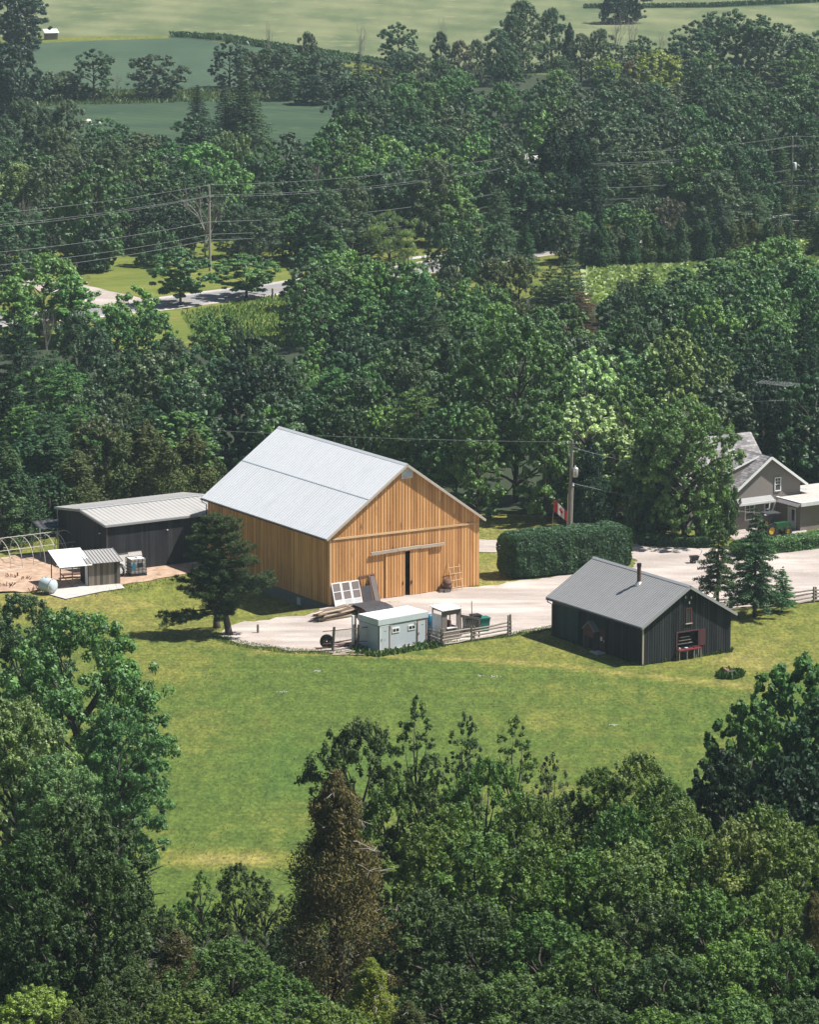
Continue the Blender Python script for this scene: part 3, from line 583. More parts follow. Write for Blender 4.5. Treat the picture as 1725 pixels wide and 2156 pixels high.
# wood beyond the road, centre and right
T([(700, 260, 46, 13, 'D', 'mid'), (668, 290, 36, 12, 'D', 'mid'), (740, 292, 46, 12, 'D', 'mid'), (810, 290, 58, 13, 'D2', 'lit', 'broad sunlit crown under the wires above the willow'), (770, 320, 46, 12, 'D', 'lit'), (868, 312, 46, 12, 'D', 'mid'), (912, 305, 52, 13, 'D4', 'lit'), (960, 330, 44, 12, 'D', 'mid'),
   (1003, 283, 44, 13, 'DG', 'lit', 'vine draped tree with bright leaves left of the middle pole'), (1045, 340, 34, 11, 'DG', 'pale', 'pale vine covered crown touching the middle pole'), (985, 345, 44, 11, 'D', 'mid'), (1050, 400, 36, 10, 'PD', 'dull'), (900, 370, 56, 10, 'D', 'mid'), (840, 380, 46, 9, 'D', 'dark'), (950, 390, 50, 9, 'D', 'lit'),
   (690, 400, 52, 11, 'DP', 'dull'), (740, 380, 46, 11, 'DP', 'dull'), (640, 430, 46, 8, 'D', 'dark'), (620, 450, 40, 7, 'D', 'mid'), (680, 475, 46, 6, 'D', 'mid'), (820, 444, 56, 7.5, 'WI', 'pale', 'pale round willow beside the road guard rail'), (770, 450, 40, 7, 'D', 'dull'),
   (935, 470, 36, 8, 'DP', 'dark'), (1010, 455, 46, 8.5, 'D', 'mid'), (1108, 470, 28, 7, 'S0', 'dark', 'small spruce at the foot of the middle pole'), (1055, 470, 36, 8, 'DP', 'dull'), (970, 500, 40, 6.5, 'BU', 'dark'),
   (1150, 238, 46, 13, 'DG', 'lit', 'bright leafed crown above and right of the middle pole top'), (1205, 225, 56, 14, 'DG', 'dull'), (1270, 235, 56, 14, 'D', 'dull'), (1325, 165, 60, 13, 'DP', 'dull'), (1375, 175, 56, 12, 'DP', 'dull'), (1285, 165, 46, 12, 'D', 'dull'), (1420, 238, 58, 14, 'DG', 'dull'), (1345, 270, 56, 12, 'D', 'dull'), (1310, 310, 46, 10, 'DP', 'dull'),
   (1462, 150, 36, 15, 'S1', 'deep', 'dark conical tree between grey green crowns below the yellow tree'), (1520, 188, 48, 13, 'DP', 'dull'), (1165, 268, 46, 18, 'C1', 'deep', 'very dark tall evergreen right of the middle pole'), (1215, 272, 46, 17, 'C1', 'deep', 'very dark tall evergreen between the middle pole and the white house'), (1250, 300, 36, 16, 'S1', 'deep'),
   (1500, 250, 46, 15, 'D', 'dark'), (1560, 235, 50, 15, 'D', 'dark'), (1610, 262, 40, 14, 'DP', 'dull'), (1585, 165, 60, 14, 'D', 'dark'), (1690, 160, 56, 15, 'D', 'mid'), (1640, 200, 50, 15, 'D', 'dark'), (1735, 190, 50, 15, 'D', 'dark'), (1700, 240, 46, 14, 'DP', 'dark'), (1640, 290, 40, 12, 'S1', 'dark'), (1715, 300, 40, 12, 'DP', 'dark'),
   (1350, 345, 44, 9, 'PD', 'dull'), (1410, 330, 48, 10, 'PD', 'dull'), (1465, 345, 46, 10, 'PD', 'dull'), (1560, 330, 44, 10, 'PD', 'olive'), (1510, 305, 40, 12, 'PD', 'dark'), (1300, 345, 40, 9, 'D', 'dark'),
   (1517, 420, 34, 7.5, 'S0', 'blue', 'bluish spruce between the cedar row and the low grey shrub'), (1408, 418, 36, 5.5, 'BU', 'grey', 'rounded grey brown shrub above the white guard rail'), (1365, 410, 36, 6, 'BU', 'dull'), (1620, 350, 34, 6, 'BU', 'grey', 'reddish grey shrub left of the pale board fence'), (1572, 350, 34, 7, 'BU', 'dull'),
   (1590, 405, 40, 7.5, 'PD', 'dull'), (1640, 430, 34, 7, 'S0', 'dark'), (1700, 405, 44, 7, 'PD', 'dark'), (1735, 440, 40, 7, 'S0', 'dark'), (1150, 440, 30, 5, 'BU', 'mid'), (1225, 448, 36, 7, 'DP', 'mid'), (1195, 455, 34, 7, 'DP', 'dull'), (1310, 430, 40, 7.5, 'DF', 'mid', 'light tiered tree above the cedar row beside the white guard rail'), (1345, 440, 34, 7.5, 'DF', 'mid'), (1270, 425, 30, 7, 'D', 'mid')])
for i in range(24):                                     # the row of narrow cedars
    X = 1232+i*18.6+random.uniform(-4, 4); b = 566-(X-1232)*.052
    tree(X, 480+random.uniform(-16, 12)-(X-1232)*.03, 13+random.random()*5, 5, 'C0', random.choice(['dark', 'dull', 'dark', 'olive']), None, gy=G(X, b+random.uniform(-3, 3)).y); SPOTS.append((X, 490, 20))
# wood between the road and the farmyard
T([(1420, 590, 50, 10, 'D', 'dark'), (1380, 600, 44, 10, 'D', 'mid'), (1615, 590, 50, 11, 'D', 'mid'), (1700, 585, 50, 11, 'D', 'mid'), (1450, 575, 44, 9, 'D', 'mid'), (655, 560, 56, 9.5, 'D', 'dark'), (700, 535, 60, 10, 'D', 'lit'), (770, 540, 60, 10, 'D', 'mid'), (830, 552, 56, 10, 'D', 'mid'), (880, 575, 56, 11, 'D', 'mid'), (930, 590, 50, 11, 'D', 'dark'), (1505, 548, 60, 10, 'D', 'mid'), (1560, 530, 60, 10, 'D', 'mid'), (1600, 512, 56, 9.5, 'D', 'lit'), (1695, 545, 60, 11, 'D', 'mid'), (1540, 595, 60, 12, 'D', 'dark'), (1465, 605, 56, 12, 'D', 'mid'), (1660, 550, 56, 10, 'D', 'mid'),
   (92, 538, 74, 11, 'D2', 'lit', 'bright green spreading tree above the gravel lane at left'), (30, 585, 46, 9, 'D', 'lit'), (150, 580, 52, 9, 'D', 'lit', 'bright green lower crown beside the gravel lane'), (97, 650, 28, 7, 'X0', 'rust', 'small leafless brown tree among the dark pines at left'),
   (285, 605, 66, 12, 'D1', 'lit', 'full green tree in front of the road left of the two flat topped trees'), (320, 660, 44, 10, 'D', 'mid'), (245, 650, 40, 10, 'D', 'mid'),
   (40, 675, 60, 13, 'PD', 'deep'), (165, 660, 60, 12, 'DP', 'dull'), (205, 690, 50, 12, 'DP', 'dull'), (110, 740, 60, 12, 'PD', 'dark'), (20, 770, 56, 13, 'S0', 'deep'), (70, 800, 50, 12, 'S0', 'deep'), (150, 790, 60, 11, 'PD', 'dark'), (220, 770, 50, 10, 'PD', 'dull'),
   (442, 660, 46, 10, 'D', 'mid'), (480, 665, 34, 9, 'D', 'mid'), (365, 715, 50, 9.5, 'DP', 'dull'), (420, 730, 46, 9, 'D', 'dark'), (530, 712, 66, 12.5, 'DG', 'deep', 'very dark wide tree with silvery leaf tips above the barn roof'), (500, 765, 56, 11, 'D', 'deep'), (575, 770, 46, 11, 'DG', 'deep'), (510, 690, 34, 9, 'BU', 'dull'),
   (392, 832, 44, 8, 'DG', 'silver', 'dark bush with silvery leaves above the dark shed'), (300, 800, 54, 9, 'DP', 'dull'), (345, 780, 50, 9, 'DP', 'dull'), (260, 830, 50, 9, 'DP', 'dull'),
   (115, 910, 60, 9, 'C1', 'dark'), (200, 880, 60, 10, 'D', 'olive'), (60, 905, 60, 9, 'C1', 'dark'), (10, 930, 50, 9, 'C1', 'dark'), (160, 950, 50, 8, 'C1', 'olive'), (245, 900, 50, 9, 'C1', 'olive'), (305, 885, 54, 9.5, 'C1', 'olive'), (350, 930, 40, 8, 'C1', 'olive'), (405, 905, 46, 8, 'C1', 'olive', 'rounded olive cedar between the dark shed and the barn roof'),
   (40, 990, 50, 7, 'C1', 'dark'), (100, 1000, 46, 6, 'D', 'dark'), (0, 1030, 46, 6, 'D', 'dark'), (440, 960, 34, 5, 'BU', 'olive'), (475, 965, 24, 4, 'BU', 'olive'),
   (568, 860, 46, 9, 'D', 'lit', 'bright leafy crown peeking over the left end of the barn ridge'), (615, 800, 46, 10, 'D', 'dark'), (655, 830, 46, 10, 'D', 'dark'), (680, 715, 32, 8, 'D', 'lit'), (640, 760, 40, 9, 'D', 'lit'),
   (655, 520, 46, 8.5, 'DG', 'dark', 'dark glossy crown beside the road right of the flat topped trees'), (740, 530, 50, 10, 'D', 'lit'), (700, 560, 46, 10, 'D', 'mid'), (790, 555, 46, 10, 'D', 'lit'), (645, 590, 40, 9, 'D', 'mid'), (680, 620, 50, 9, 'D', 'mid'), (770, 610, 50, 10, 'D', 'mid'),
   (870, 552, 40, 10, 'D', 'lit'), (885, 590, 56, 15, 'PD', 'dark', 'tall soft dark pine in the middle of the wood'), (915, 640, 50, 13, 'PD', 'dull'), (840, 640, 50, 11, 'D', 'dark'), (740, 680, 56, 11, 'D', 'dark'), (720, 745, 60, 12, 'D', 'dark'), (818, 738, 44, 10, 'D', 'lit', 'bright crown in the middle wood above the barn ridge'), (775, 770, 50, 11, 'D', 'mid'),
   (985, 588, 50, 11, 'D', 'lit'), (1030, 600, 46, 11, 'D', 'mid'), (1050, 640, 46, 11, 'D', 'lit'), (1140, 648, 42, 12, 'D', 'mid'), (980, 660, 50, 11, 'D', 'mid'), (1095, 540, 46, 10, 'DP', 'olive'), (1035, 545, 44, 9, 'DP', 'olive'), (950, 560, 34, 9, 'DP', 'dull'),
   (1200, 552, 54, 11, 'PD', 'dull', 'grey brown loose pine at the left end of the bean field'), (1160, 560, 44, 10, 'PD', 'dull'), (1225, 610, 40, 8, 'PD', 'rust'), (1362, 568, 34, 7, 'PD', 'deep', 'small dark pine in front of the bean field'), (1320, 590, 28, 6, 'BU', 'dull'),
   (1300, 622, 46, 12, 'D', 'dark'), (1385, 612, 50, 12, 'D', 'dark'), (1345, 650, 50, 12, 'D', 'dark'), (1435, 565, 46, 10, 'D', 'mid'), (1480, 548, 46, 10, 'D', 'mid'), (1545, 560, 50, 10, 'D', 'mid'), (1642, 502, 56, 10, 'D2', 'lit', 'sunlit round crown at the right end of the bean field'), (1600, 545, 46, 9, 'D', 'mid'),
   (1500, 630, 56, 12, 'D', 'lit'), (1570, 620, 56, 12, 'D', 'mid'), (1640, 600, 56, 12, 'D', 'mid'), (1710, 570, 50, 12, 'D', 'mid'), (1480, 690, 50, 12, 'D', 'dark'), (1560, 700, 50, 13, 'D', 'dark'), (1620, 690, 50, 14, 'D', 'dark'), (1695, 640, 56, 16, 'S0', 'deep'), (1735, 610, 40, 13, 'D', 'mid'),
   (1590, 760, 50, 14, 'D', 'deep'),
   (1120, 740, 54, 14, 'D', 'mid'), (1035, 715, 54, 13, 'D', 'mid'), (970, 740, 50, 12, 'DP', 'dark'), (930, 790, 50, 11, 'D', 'dark'), (870, 765, 46, 10, 'DP', 'dull'), (1170, 700, 50, 13, 'D', 'mid'),
   (800, 855, 44, 9, 'D', 'lit', 'green crown above the middle of the barn ridge'), (860, 855, 46, 9, 'D', 'dark'), (915, 870, 46, 10, 'D', 'dark'), (740, 860, 46, 9, 'D', 'dark'), (960, 850, 46, 11, 'D', 'mid'), (690, 850, 40, 9, 'D', 'dark'),
   (1088, 668, 104, 19, 'N0', 'mid', 'biggest maple behind the barn, its thick trunk on the shaded lawn'), (1008, 860, 50, 11, 'D', 'mid'), (1150, 850, 52, 12, 'D', 'mid'),
   (1243, 738, 70, 15.5, 'DG', 'white', 'tree speckled with creamy blossom right of the biggest maple'), (1420, 695, 66, 16, 'DG', 'pale', 'tall pale blossoming tree above the stone grey house tree'), (1370, 740, 54, 14, 'DG', 'pale'), (1520, 750, 46, 12.5, 'DG', 'pale', 'pale blossoming crown above the house roof'), (1235, 838, 84, 12, 'DG', 'white', 'brightest cream flowering tree above the utility pole'), (1290, 880, 60, 9.5, 'DG', 'white'), (1320, 800, 50, 13, 'D', 'mid'), (1300, 900, 46, 9, 'DG', 'pale'),
   (1400, 850, 60, 12, 'D', 'mid'), (1180, 940, 40, 7, 'D', 'mid'), (1300, 980, 40, 5, 'D', 'dark')])
for X, Yt, hw, k, tn, gy in ((1650, 735, 56, 'PD', 'deep', 410), (1715, 745, 56, 'S0', 'deep', 412), (1690, 850, 56, 'D4', 'deep', 406), (1610, 820, 50, 'D1', 'deep', 408), (1740, 900, 50, 'D', 'dark', 403), (1560, 850, 50, 'D3', 'deep', 407), (1670, 940, 46, 'BU', 'dark', 405), (1735, 960, 40, 'BU', 'dark', 404)):
    tree(X, Yt, hw, 0, k, tn, None, gy); SPOTS.append((X, Yt, hw))
tree(1246, 925, 36, 9, 'C1', 'deep', 'tall dark conical cedar right of the utility pole', gy=G(1246, 1112).y)
tree(1215, 985, 18, 6, 'C0', 'deep', 'thin dark cedar hidden behind the utility pole', gy=G(1215, 1112).y)
tree(1446, 842, 100, 12, 'N0', 'mid', 'big green tree standing in front of the grey house', gy=381.5)
tree(1392, 912, 70, 9, 'N0', 'dark', 'darker lower tree at the left corner of the grey house', gy=384)
tree(1360, 985, 46, 5, 'BU', 'dark', 'low dark bush below the left gable of the grey house', gy=383)
tree(1515, 1010, 40, 5, 'BU', 'dark', 'dark bush under the big tree by the house corner', gy=383)
# spruces beside the dark cabin
tree(1515, 1072, 38, 8, 'S2', 'dark', 'left of the three spruces by the cabin', gy=G(1515, 1268).y)
tree(1594, 1072, 54, 9, 'S2', 'dark', 'largest spruce by the cabin, its trunk bare at the foot', gy=G(1588, 1299).y)
tree(1650, 1194, 26, 4, 'S2', 'mid', 'smallest of the three evergreens right of the cabin', gy=G(1643, 1288).y)

# trees that only fill the wood between those told apart
def inpoly(x, y, p):
    r = False
    for i in range(len(p)):
        a, b = p[i], p[i-1]
        if (a[1] > y) != (b[1] > y) and x < (b[0]-a[0])*(y-a[1])/(b[1]-a[1])+a[0]: r = not r
    return r
KEEP = [(200, 505, 620, 655), (365, 600, 625, 720), (1240, 548, 1480, 610), (80, 78, 470, 215), (130, 200, 700, 290), (880, 535, 915, 560), (1640, 385, 1725, 430), (470, 955, 500, 1000), (0, -50, 1400, 60)]
def fill(poly, n, hr, hwr, kinds, tones, gap, maxbase=9999):
    x0, x1 = min(p[0] for p in poly), max(p[0] for p in poly); y0, y1 = min(p[1] for p in poly), max(p[1] for p in poly); c = 0
    for _ in range(n*60):
        if c >= n: break
        X, Y = random.uniform(x0, x1), random.uniform(y0, y1)
        if not inpoly(X, Y, poly): continue
        H_ = random.uniform(*hr); d = ray(X, Y); gy = (HC-H_)*d.y/-d.z
        ppm = F/math.hypot(gy, HC); hw = random.uniform(*hwr)*ppm; Yb = Y+H_*ppm
        if Yb > maxbase: continue
        if any(X+hw*.8 > k[0] and X-hw*.8 < k[2] and Yb > k[1] and Y < k[3] for k in KEEP): continue
        if any((X-s[0])**2+((Y-s[1])*1.5)**2 < (gap*ppm)**2 for s in SPOTS): continue
        SPOTS.append((X, Y, hw)); tree(X, Y, hw, H_, random.choice(kinds), random.choice(tones)); c += 1
fill([(700, 100), (1740, 100), (1740, 420), (1000, 420), (660, 340)], 60, (10, 14), (3.4, 4.6), ['D', 'D', 'DP'], ['dark', 'dull', 'mid'], 2.6, 560)
fill([(-20, 260), (640, 290), (640, 400), (-20, 480)], 10, (9, 12), (3.4, 4.6), ['D', 'DP'], ['dark', 'dull'], 2.8, 505)
fill([(-20, 740), (330, 740), (640, 720), (1740, 640), (1740, 800), (1320, 900), (1000, 900), (600, 860), (420, 870), (-20, 960)], 50, (9, 13), (3.0, 4.2), ['D', 'D', 'PD', 'D'], ['dark', 'dull', 'mid', 'mid'], 2.0, 1070)
fill([(640, 600), (1230, 620), (1230, 800), (640, 800)], 8, (8, 11), (3.0, 3.8), ['D'], ['dark', 'mid'], 2.2, 1078)

# ------------------------------------------------------------------ trees of the near slope
for X, Yt, hw, k, tone, gy, lab in [
    (45, 1256, 88, 'F2', 'dark', 272, 'dark crown at the left edge level with the oil tank'),
    (160, 1296, 165, 'F2', 'mid', 262, 'big green maple at the left of the meadow, tallest there'),
    (248, 1490, 92, 'F2', 'mid', 256, 'green maple at the left reaching farthest into the meadow'),
    (30, 1480, 128, 'F2', 'pale', 222, 'paler leaved tree at the left edge below the big maple'), (115, 1590, 80, 'F2', 'pale', 218, None),
    (165, 1690, 130, 'F0', 'dark', 188, 'dark tree with a bare leaning trunk at lower left'), (60, 1760, 90, 'F0', 'dark', 186, None), (215, 1800, 84, 'F0', 'dark', 184, None),
    (348, 1910, 38, 'F4', 'dark', 205, 'small slim tree top left of the brown cedar, lower of two'), (425, 1838, 36, 'F4', 'mid', 212, 'slim tree top standing before the dry grass streak'), (300, 1900, 60, 'F1', 'dark', 214, None), (455, 1880, 66, 'F1', 'dark', 214, None), (545, 1880, 66, 'F1', 'mid', 212, None), (390, 1900, 60, 'F1', 'mid', 215, None), (620, 1850, 60, 'F1', 'dark', 212, None), (500, 1822, 52, 'F1', 'dark', 208, 'rounded tree top just left of the brown cedar'), (556, 1850, 44, 'F4', 'dark', 206, None),
    (372, 1960, 84, 'FC', 'brown', 196, 'brown green cedar with bare twigs at lower left of centre'), (290, 2000, 60, 'FC', 'brown', 194, None), (480, 1950, 66, 'FC', 'olive', 198, None),
    (706, 1628, 128, 'FC', 'brown', 195, 'tall brownish cedar with pale dead twigs in the foreground'), (612, 1800, 60, 'FC', 'olive', 207, None),
    (755, 1520, 90, 'F1', 'dark', 222, 'green tree rising behind the tall brownish cedar'), (690, 1640, 84, 'F1', 'dark', 218, None), (830, 1640, 84, 'F1', 'mid', 218, None),
    (880, 1470, 42, 'F4', 'dark', 220, 'slender tree with a thin crown tallest against the meadow'), (900, 1600, 56, 'F4', 'dark', 218, None), (978, 1505, 40, 'F4', 'dark', 222, 'slender tree left of the bottle shaped one against the meadow'), (1010, 1525, 20, 'X1', 'grey', 220, 'bare grey twigs between the slender foreground trees'), (1085, 1512, 42, 'F4', 'mid', 221, 'bottle shaped slender tree against the meadow'),
    (1020, 1600, 84, 'F1', 'mid', 216, None), (1165, 1590, 40, 'F4', 'dull', 226, 'small round tree top in the gap of the foreground trees'), (1110, 1680, 84, 'F1', 'mid', 212, None), (1205, 1672, 66, 'F1', 'dark', 214, None),
    (1265, 1618, 56, 'F1', 'mid', 214, None), (1345, 1588, 72, 'F0', 'pale', 214, 'light tipped crown rising highest at lower right centre'), (1400, 1640, 64, 'F0', 'mid', 212, None), (1310, 1700, 84, 'F0', 'mid', 208, None), (1440, 1690, 70, 'F0', 'pale', 208, None),
    (1690, 1395, 118, 'F3', 'mid', 240, 'large leafed dark tree at the right edge, tallest crown'), (1575, 1490, 100, 'F3', 'mid', 234, 'large leafed dark tree lower and left of the tallest at the right edge'), (1725, 1480, 84, 'F3', 'dark', 232, None), (1530, 1590, 76, 'F3', 'deep', 228, None), (1660, 1600, 110, 'F3', 'deep', 222, None),
    (905, 1745, 100, 'F1', 'mid', 204, None), (1010, 1760, 110, 'F1', 'mid', 202, None), (835, 1790, 84, 'F1', 'dark', 204, None), (1125, 1780, 110, 'F0', 'mid', 200, None), (1225, 1800, 100, 'F0', 'mid', 199, None), (1340, 1780, 110, 'F1', 'pale', 199, None),
    (1450, 1770, 100, 'F1', 'mid', 200, None), (1560, 1735, 110, 'F1', 'pale', 200, 'broad light speckled crown below the large leafed tree'), (1670, 1740, 110, 'F1', 'mid', 199, None), (1640, 1860, 100, 'F1', 'mid', 192, None),
    (900, 1880, 100, 'F1', 'dark', 192, None), (1500, 1880, 110, 'F0', 'mid', 190, None), (1380, 1900, 100, 'F1', 'dark', 190, None),
    (1010, 1905, 110, 'F0', 'dark', 189, None), (1150, 1930, 110, 'F0', 'mid', 187, None), (1265, 1985, 110, 'F0', 'mid', 182, None), (1400, 2020, 110, 'F0', 'dark', 180, None), (1540, 1990, 110, 'F0', 'mid', 181, None), (1660, 1985, 90, 'F0', 'mid', 181, None),
    (1715, 1880, 60, 'FC', 'brown', 188, 'brownish cedar at the lower right edge'), (1725, 2010, 60, 'FC', 'deep', 181, None), (1080, 2060, 110, 'F0', 'mid', 176, None), (940, 2040, 100, 'F0', 'dark', 178, None), (1230, 2110, 110, 'F0', 'dark', 172, None), (1560, 2110, 110, 'F0', 'mid', 172, None), (1390, 2130, 100, 'F0', 'mid', 170, None), (1690, 2110, 90, 'F0', 'dark', 172, None),
    (780, 2020, 84, 'FC', 'yellow', 182, 'yellowish green cedar low in the foreground centre'), (860, 2110, 80, 'FC', 'olive', 174, None), (610, 1960, 76, 'F1', 'dark', 200, None), (250, 1940, 84, 'F1', 'dark', 200, None), (960, 1700, 90, 'F1', 'mid', 210, None), (1330, 1830, 100, 'F1', 'mid', 196, None), (760, 1700, 90, 'F1', 'dark', 210, None), (100, 1900, 100, 'F0', 'dark', 182, None), (1480, 1740, 90, 'F1', 'mid', 206, None), (1600, 1700, 90, 'F1', 'mid', 206, None),
    (480, 1985, 110, 'F0', 'mid', 186, 'large leaved green tree below the brown cedar at lower left'), (600, 2060, 100, 'F0', 'mid', 178, None), (400, 2090, 110, 'F0', 'mid', 175, None), (520, 2120, 110, 'F0', 'mid', 171, None), (700, 2120, 100, 'F0', 'mid', 171, None),
    (280, 2040, 90, 'F0', 'dark', 180, None), (230, 2110, 90, 'F0', 'dark', 174, None), (70, 2085, 100, 'F2', 'yellow', 176, 'yellowish bright tree at the bottom left corner'), (150, 2120, 80, 'FC', 'olive', 173, None), (20, 1990, 50, 'F0', 'dark', 182, None)]:
    tree(X, Yt, hw, 0, k, tone, lab, gy)

# trees wholly hidden behind nearer ones are left out
def prune():
    cov = set(); drop = []
    for t in sorted(TREES, key=lambda t: t['gy']):
        o = t['o']; x, y, z = o.location; pr = PROTO[t['p']]; Hh = pr[0]*o.scale.z; w = pr[1]*o.scale.x*F/math.hypot(y, HC)
        X, Yb = scr((x, y, z)); Yt = scr((x, y, z+Hh))[1]; cells = []; cy, ry = (Yt+Yb)/2, (Yb-Yt)/2
        for gx in range(int((X-w)//6), int((X+w)//6)+1):
            for gy in range(int(Yt//6), int(Yb//6)+1):
                a, b = (gx*6+3-X)/w, (gy*6+3-cy)/ry
                if -1 < gx < 288 and -1 < gy < 360 and a*a+b*b < .72: cells.append((gx, gy))
        vis = sum(c not in cov for c in cells)
        if pr[3] is not None and vis < max(3, .05*len(cells)): drop.append(t)
        elif pr[3] is not None: cov.update(cells)
    for t in drop:
        if t['label']: continue
        for c in list(t['o'].children): bpy.data.objects.remove(c)
        bpy.data.objects.remove(t['o']); TREES.remove(t)
prune()

# ------------------------------------------------------------------ gabled buildings
def strips(mb, axis_, c, a0, a1, out, zb, zt, step=.32, th=.03, holes=(), batten=.05, vr=(.15, 1.)):
    """upright boards along local x ('u') or y ('v') at the plane c, facing out (+1/-1), tops following zt(a)"""
    n = max(1, round((a1-a0)/step)); w = (a1-a0)/n
    def quad(p, q, z0, za, zc, o0, o1, v):
        f = (lambda a, z, o: (a, c+out*o, z)) if axis_ == 'u' else (lambda a, z, o: (c+out*o, a, z))
        mb.prism([f(p, z0, o0), f(q, z0, o0), f(q, zc, o0), f(p, za, o0)], (0, out*(o1-o0), 0) if axis_ == 'u' else (out*(o1-o0), 0, 0), v)
    for i in range(n):
        p, q = a0+i*w+.004, a0+(i+1)*w-.004; v = random.uniform(*vr); m = (p+q)/2
        segs = [(zb+random.uniform(-.02, .02), None)]
        for ha, hb, z0, z1 in holes:
            if ha-.01 < m < hb+.01: segs = [(zb, z0)] if z0 > zb+.05 else []; segs.append((z1, None)); break
        for s0, s1 in segs:
            quad(p, q, s0, s1 or zt(p), s1 or zt(q), 0, th, v)
            if batten and not (i % 1) and s1 is None and abs(q-a1) > .1: quad(q-batten/2, q+batten/2, s0, zt(q)-.02, zt(q)-.02, th+.001, th+.024, random.uniform(0, .35))  # battens coloured darker than the boards, standing in for their shadow lines
def gabled(root, W, L, He, Hr, o, og, wall, roofm, trim, zb=0., step=.32, batten=.05, rib=.3, ribh=.035, holes_front=(), holes_left=(), foot=None, seam=False, back=True, wallvr=(.15, 1), capname='ridge_cap'):
    sl = (Hr-He)/(W/2); zt = lambda a: He+sl*(W/2-abs(a-W/2))-.03
    g = MB(); strips(g, 'u', 0, 0, W, -1, zb, zt, step, holes=holes_front, batten=batten, vr=wallvr); g.build('gable_wall', wall, root)
    g = MB(); strips(g, 'v', 0, 0, L, -1, zb, lambda a: He-.02, step, holes=holes_left, batten=batten, vr=wallvr); g.build('side_wall', wall, root)
    g = MB(); strips(g, 'v', W, 0, L, 1, zb, lambda a: He-.02, step, batten=batten, vr=wallvr); g.build('side_wall', wall, root)
    g = MB(); strips(g, 'u', L, 0, W, 1, zb, zt, step, batten=batten, vr=wallvr); g.build('gable_wall', wall, root)
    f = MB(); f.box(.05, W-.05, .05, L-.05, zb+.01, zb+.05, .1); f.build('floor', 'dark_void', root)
    nrm = Vector((-sl, 0, 1)).normalized()
    for side in (0, 1):
        s = 1 if side == 0 else -1; xe = -o if side == 0 else W+o; ze = He-sl*o; nn = Vector((-sl*s, 0, 1)).normalized(); m = MB()
        a, b, c, d = Vector((xe, -og, ze)), Vector((W/2, -og, Hr)), Vector((W/2, L+og, Hr)), Vector((xe, L+og, ze))
        if seam:
            mid = .53; e1 = a.lerp(b, mid); e2 = d.lerp(c, mid)
            m.prism([a, e1, e2, d], nn*.045, .85); m.prism([e1+nn*.012, b+nn*.012, c+nn*.012, e2+nn*.012], nn*.05, .9)
        else: m.prism([a, b, c, d], nn*.05, .8)
        k = int((L+2*og)/rib)
        for i in range(k+1):
            y = -og+.03+i*(L+2*og-.06)/k; p0 = Vector((xe, y-.02, ze))+nn*.04; p1 = Vector((W/2, y-.02, Hr))+nn*.055
            m.prism([p0, p0+Vector((0, .035, 0)), p1+Vector((0, .035, 0)), p1], nn*ribh, random.uniform(0, .3))  # ribs toned darker than the sheets, rib shading put into the colour
        rf = m.build('roof', roofm, root)
        if seam: MB().beam(e1+nn*.062-(e1-a).normalized()*.05, e2+nn*.062-(e1-a).normalized()*.05, .09, .02, .5, nn).build('lap_seam', 'roof_seam', rf)
        for y in (-og-.03, L+og+.03): MB().beam((xe, y, ze-.07), (W/2, y, Hr-.07), .05, .2, random.random()).build('rake_board', trim, root)
        t = MB().beam((xe-s*.03, -og, ze-.08), (xe-s*.03, L+og, ze-.08), .05, .17, .5)
        t.build('fascia', trim, root)
    MB().prism([(W/2-.22, -og-.02, Hr-.22*sl+.10), (W/2, -og-.02, Hr+.12), (W/2+.22, -og-.02, Hr-.22*sl+.10), (W/2, -og-.02, Hr+.06)], (0, L+2*og+.04, 0), .5).build(capname, 'roof_trim' if roofm != 'galv_roof' else roofm, root)
    if foot: MB().box(.06, W-.06, .06, L-.06, zb-1.9, zb-.005, .5).build('foundation', foot, root)
def gutter(root, x, y0, y1, z, down=None, m='dark_trim', base=0):
    g = MB(); g.tube([(x, y0, z), (x, y1, z)], .075, 6)
    o = g.build('gutter', m, root)
    if down is not None:
        d = MB(); d.tube([(x, down, z), (x, down, z-.22), (x+.5, down, z-.5), (x+.5, down, base)], .05, 6); d.build('downspout', m, o)

# the big barn
BW, BL, BE, BR = 16.06, 22.16, 6.58, 12.2
BA = .564
barn = thing('barn', 'big new barn of honey coloured boards with a pale metal roof', 'barn', (-7.18, 352.72, 0), BA)
gabled(barn, BW, BL, BE, BR, .5, .36, 'pine_board', 'galv_roof', 'grey_rail', .06, .32, .055, .42, .03, holes_front=[(5.98, 10.3, 0, 4.15), (7.66, 8.74, 10.95, 11.78)], foot='stone', seam=True)
gutter(barn, -.62, -.3, BL+.3, BE-.42, BL+.1)
for u0, u1, lab in ((5.86, 7.94, None), (8.46, 10.42, None)):
    d = MB(); strips(d, 'u', -.12, u0, u1, -1, .08, lambda a: 4.28, .3, .03, batten=.045, vr=(.3, 1))
    for z in (.3, 2.1, 4.0): d.box(u0+.02, u1-.02, -.118, -.085, z, z+.14, .5)
    o = d.build('sliding_door', 'pine_board', barn)
    MB().box(u1-.32 if u0 < 7 else u0+.1, u1-.22 if u0 < 7 else u0+.2, -.2, -.155, 1.1, 1.4, .2).build('handle', 'dark_trim', o)
r = MB(); random.seed(3)
for a, b, z in ((4.25, 7.1, 4.36), (7.05, 9.6, 4.42), (9.55, 12.15, 4.4)): r.beam((a, -.21, z), (b, -.21, z+.03), .12, .27)
r.build('door_rail', 'grey_rail', barn)
r = MB()
for a, b in ((.25, 5.1), (5.12, 10.0), (10.02, 15.75)): r.beam((a, -.085, 6.12-.012*a), (b, -.085, 6.12-.012*b), .06, .17)
r.build('trim_band', 'pine_trim', barn)
v = MB(); v.box(7.68, 8.72, -.06, .02, 10.98, 11.75, .3)
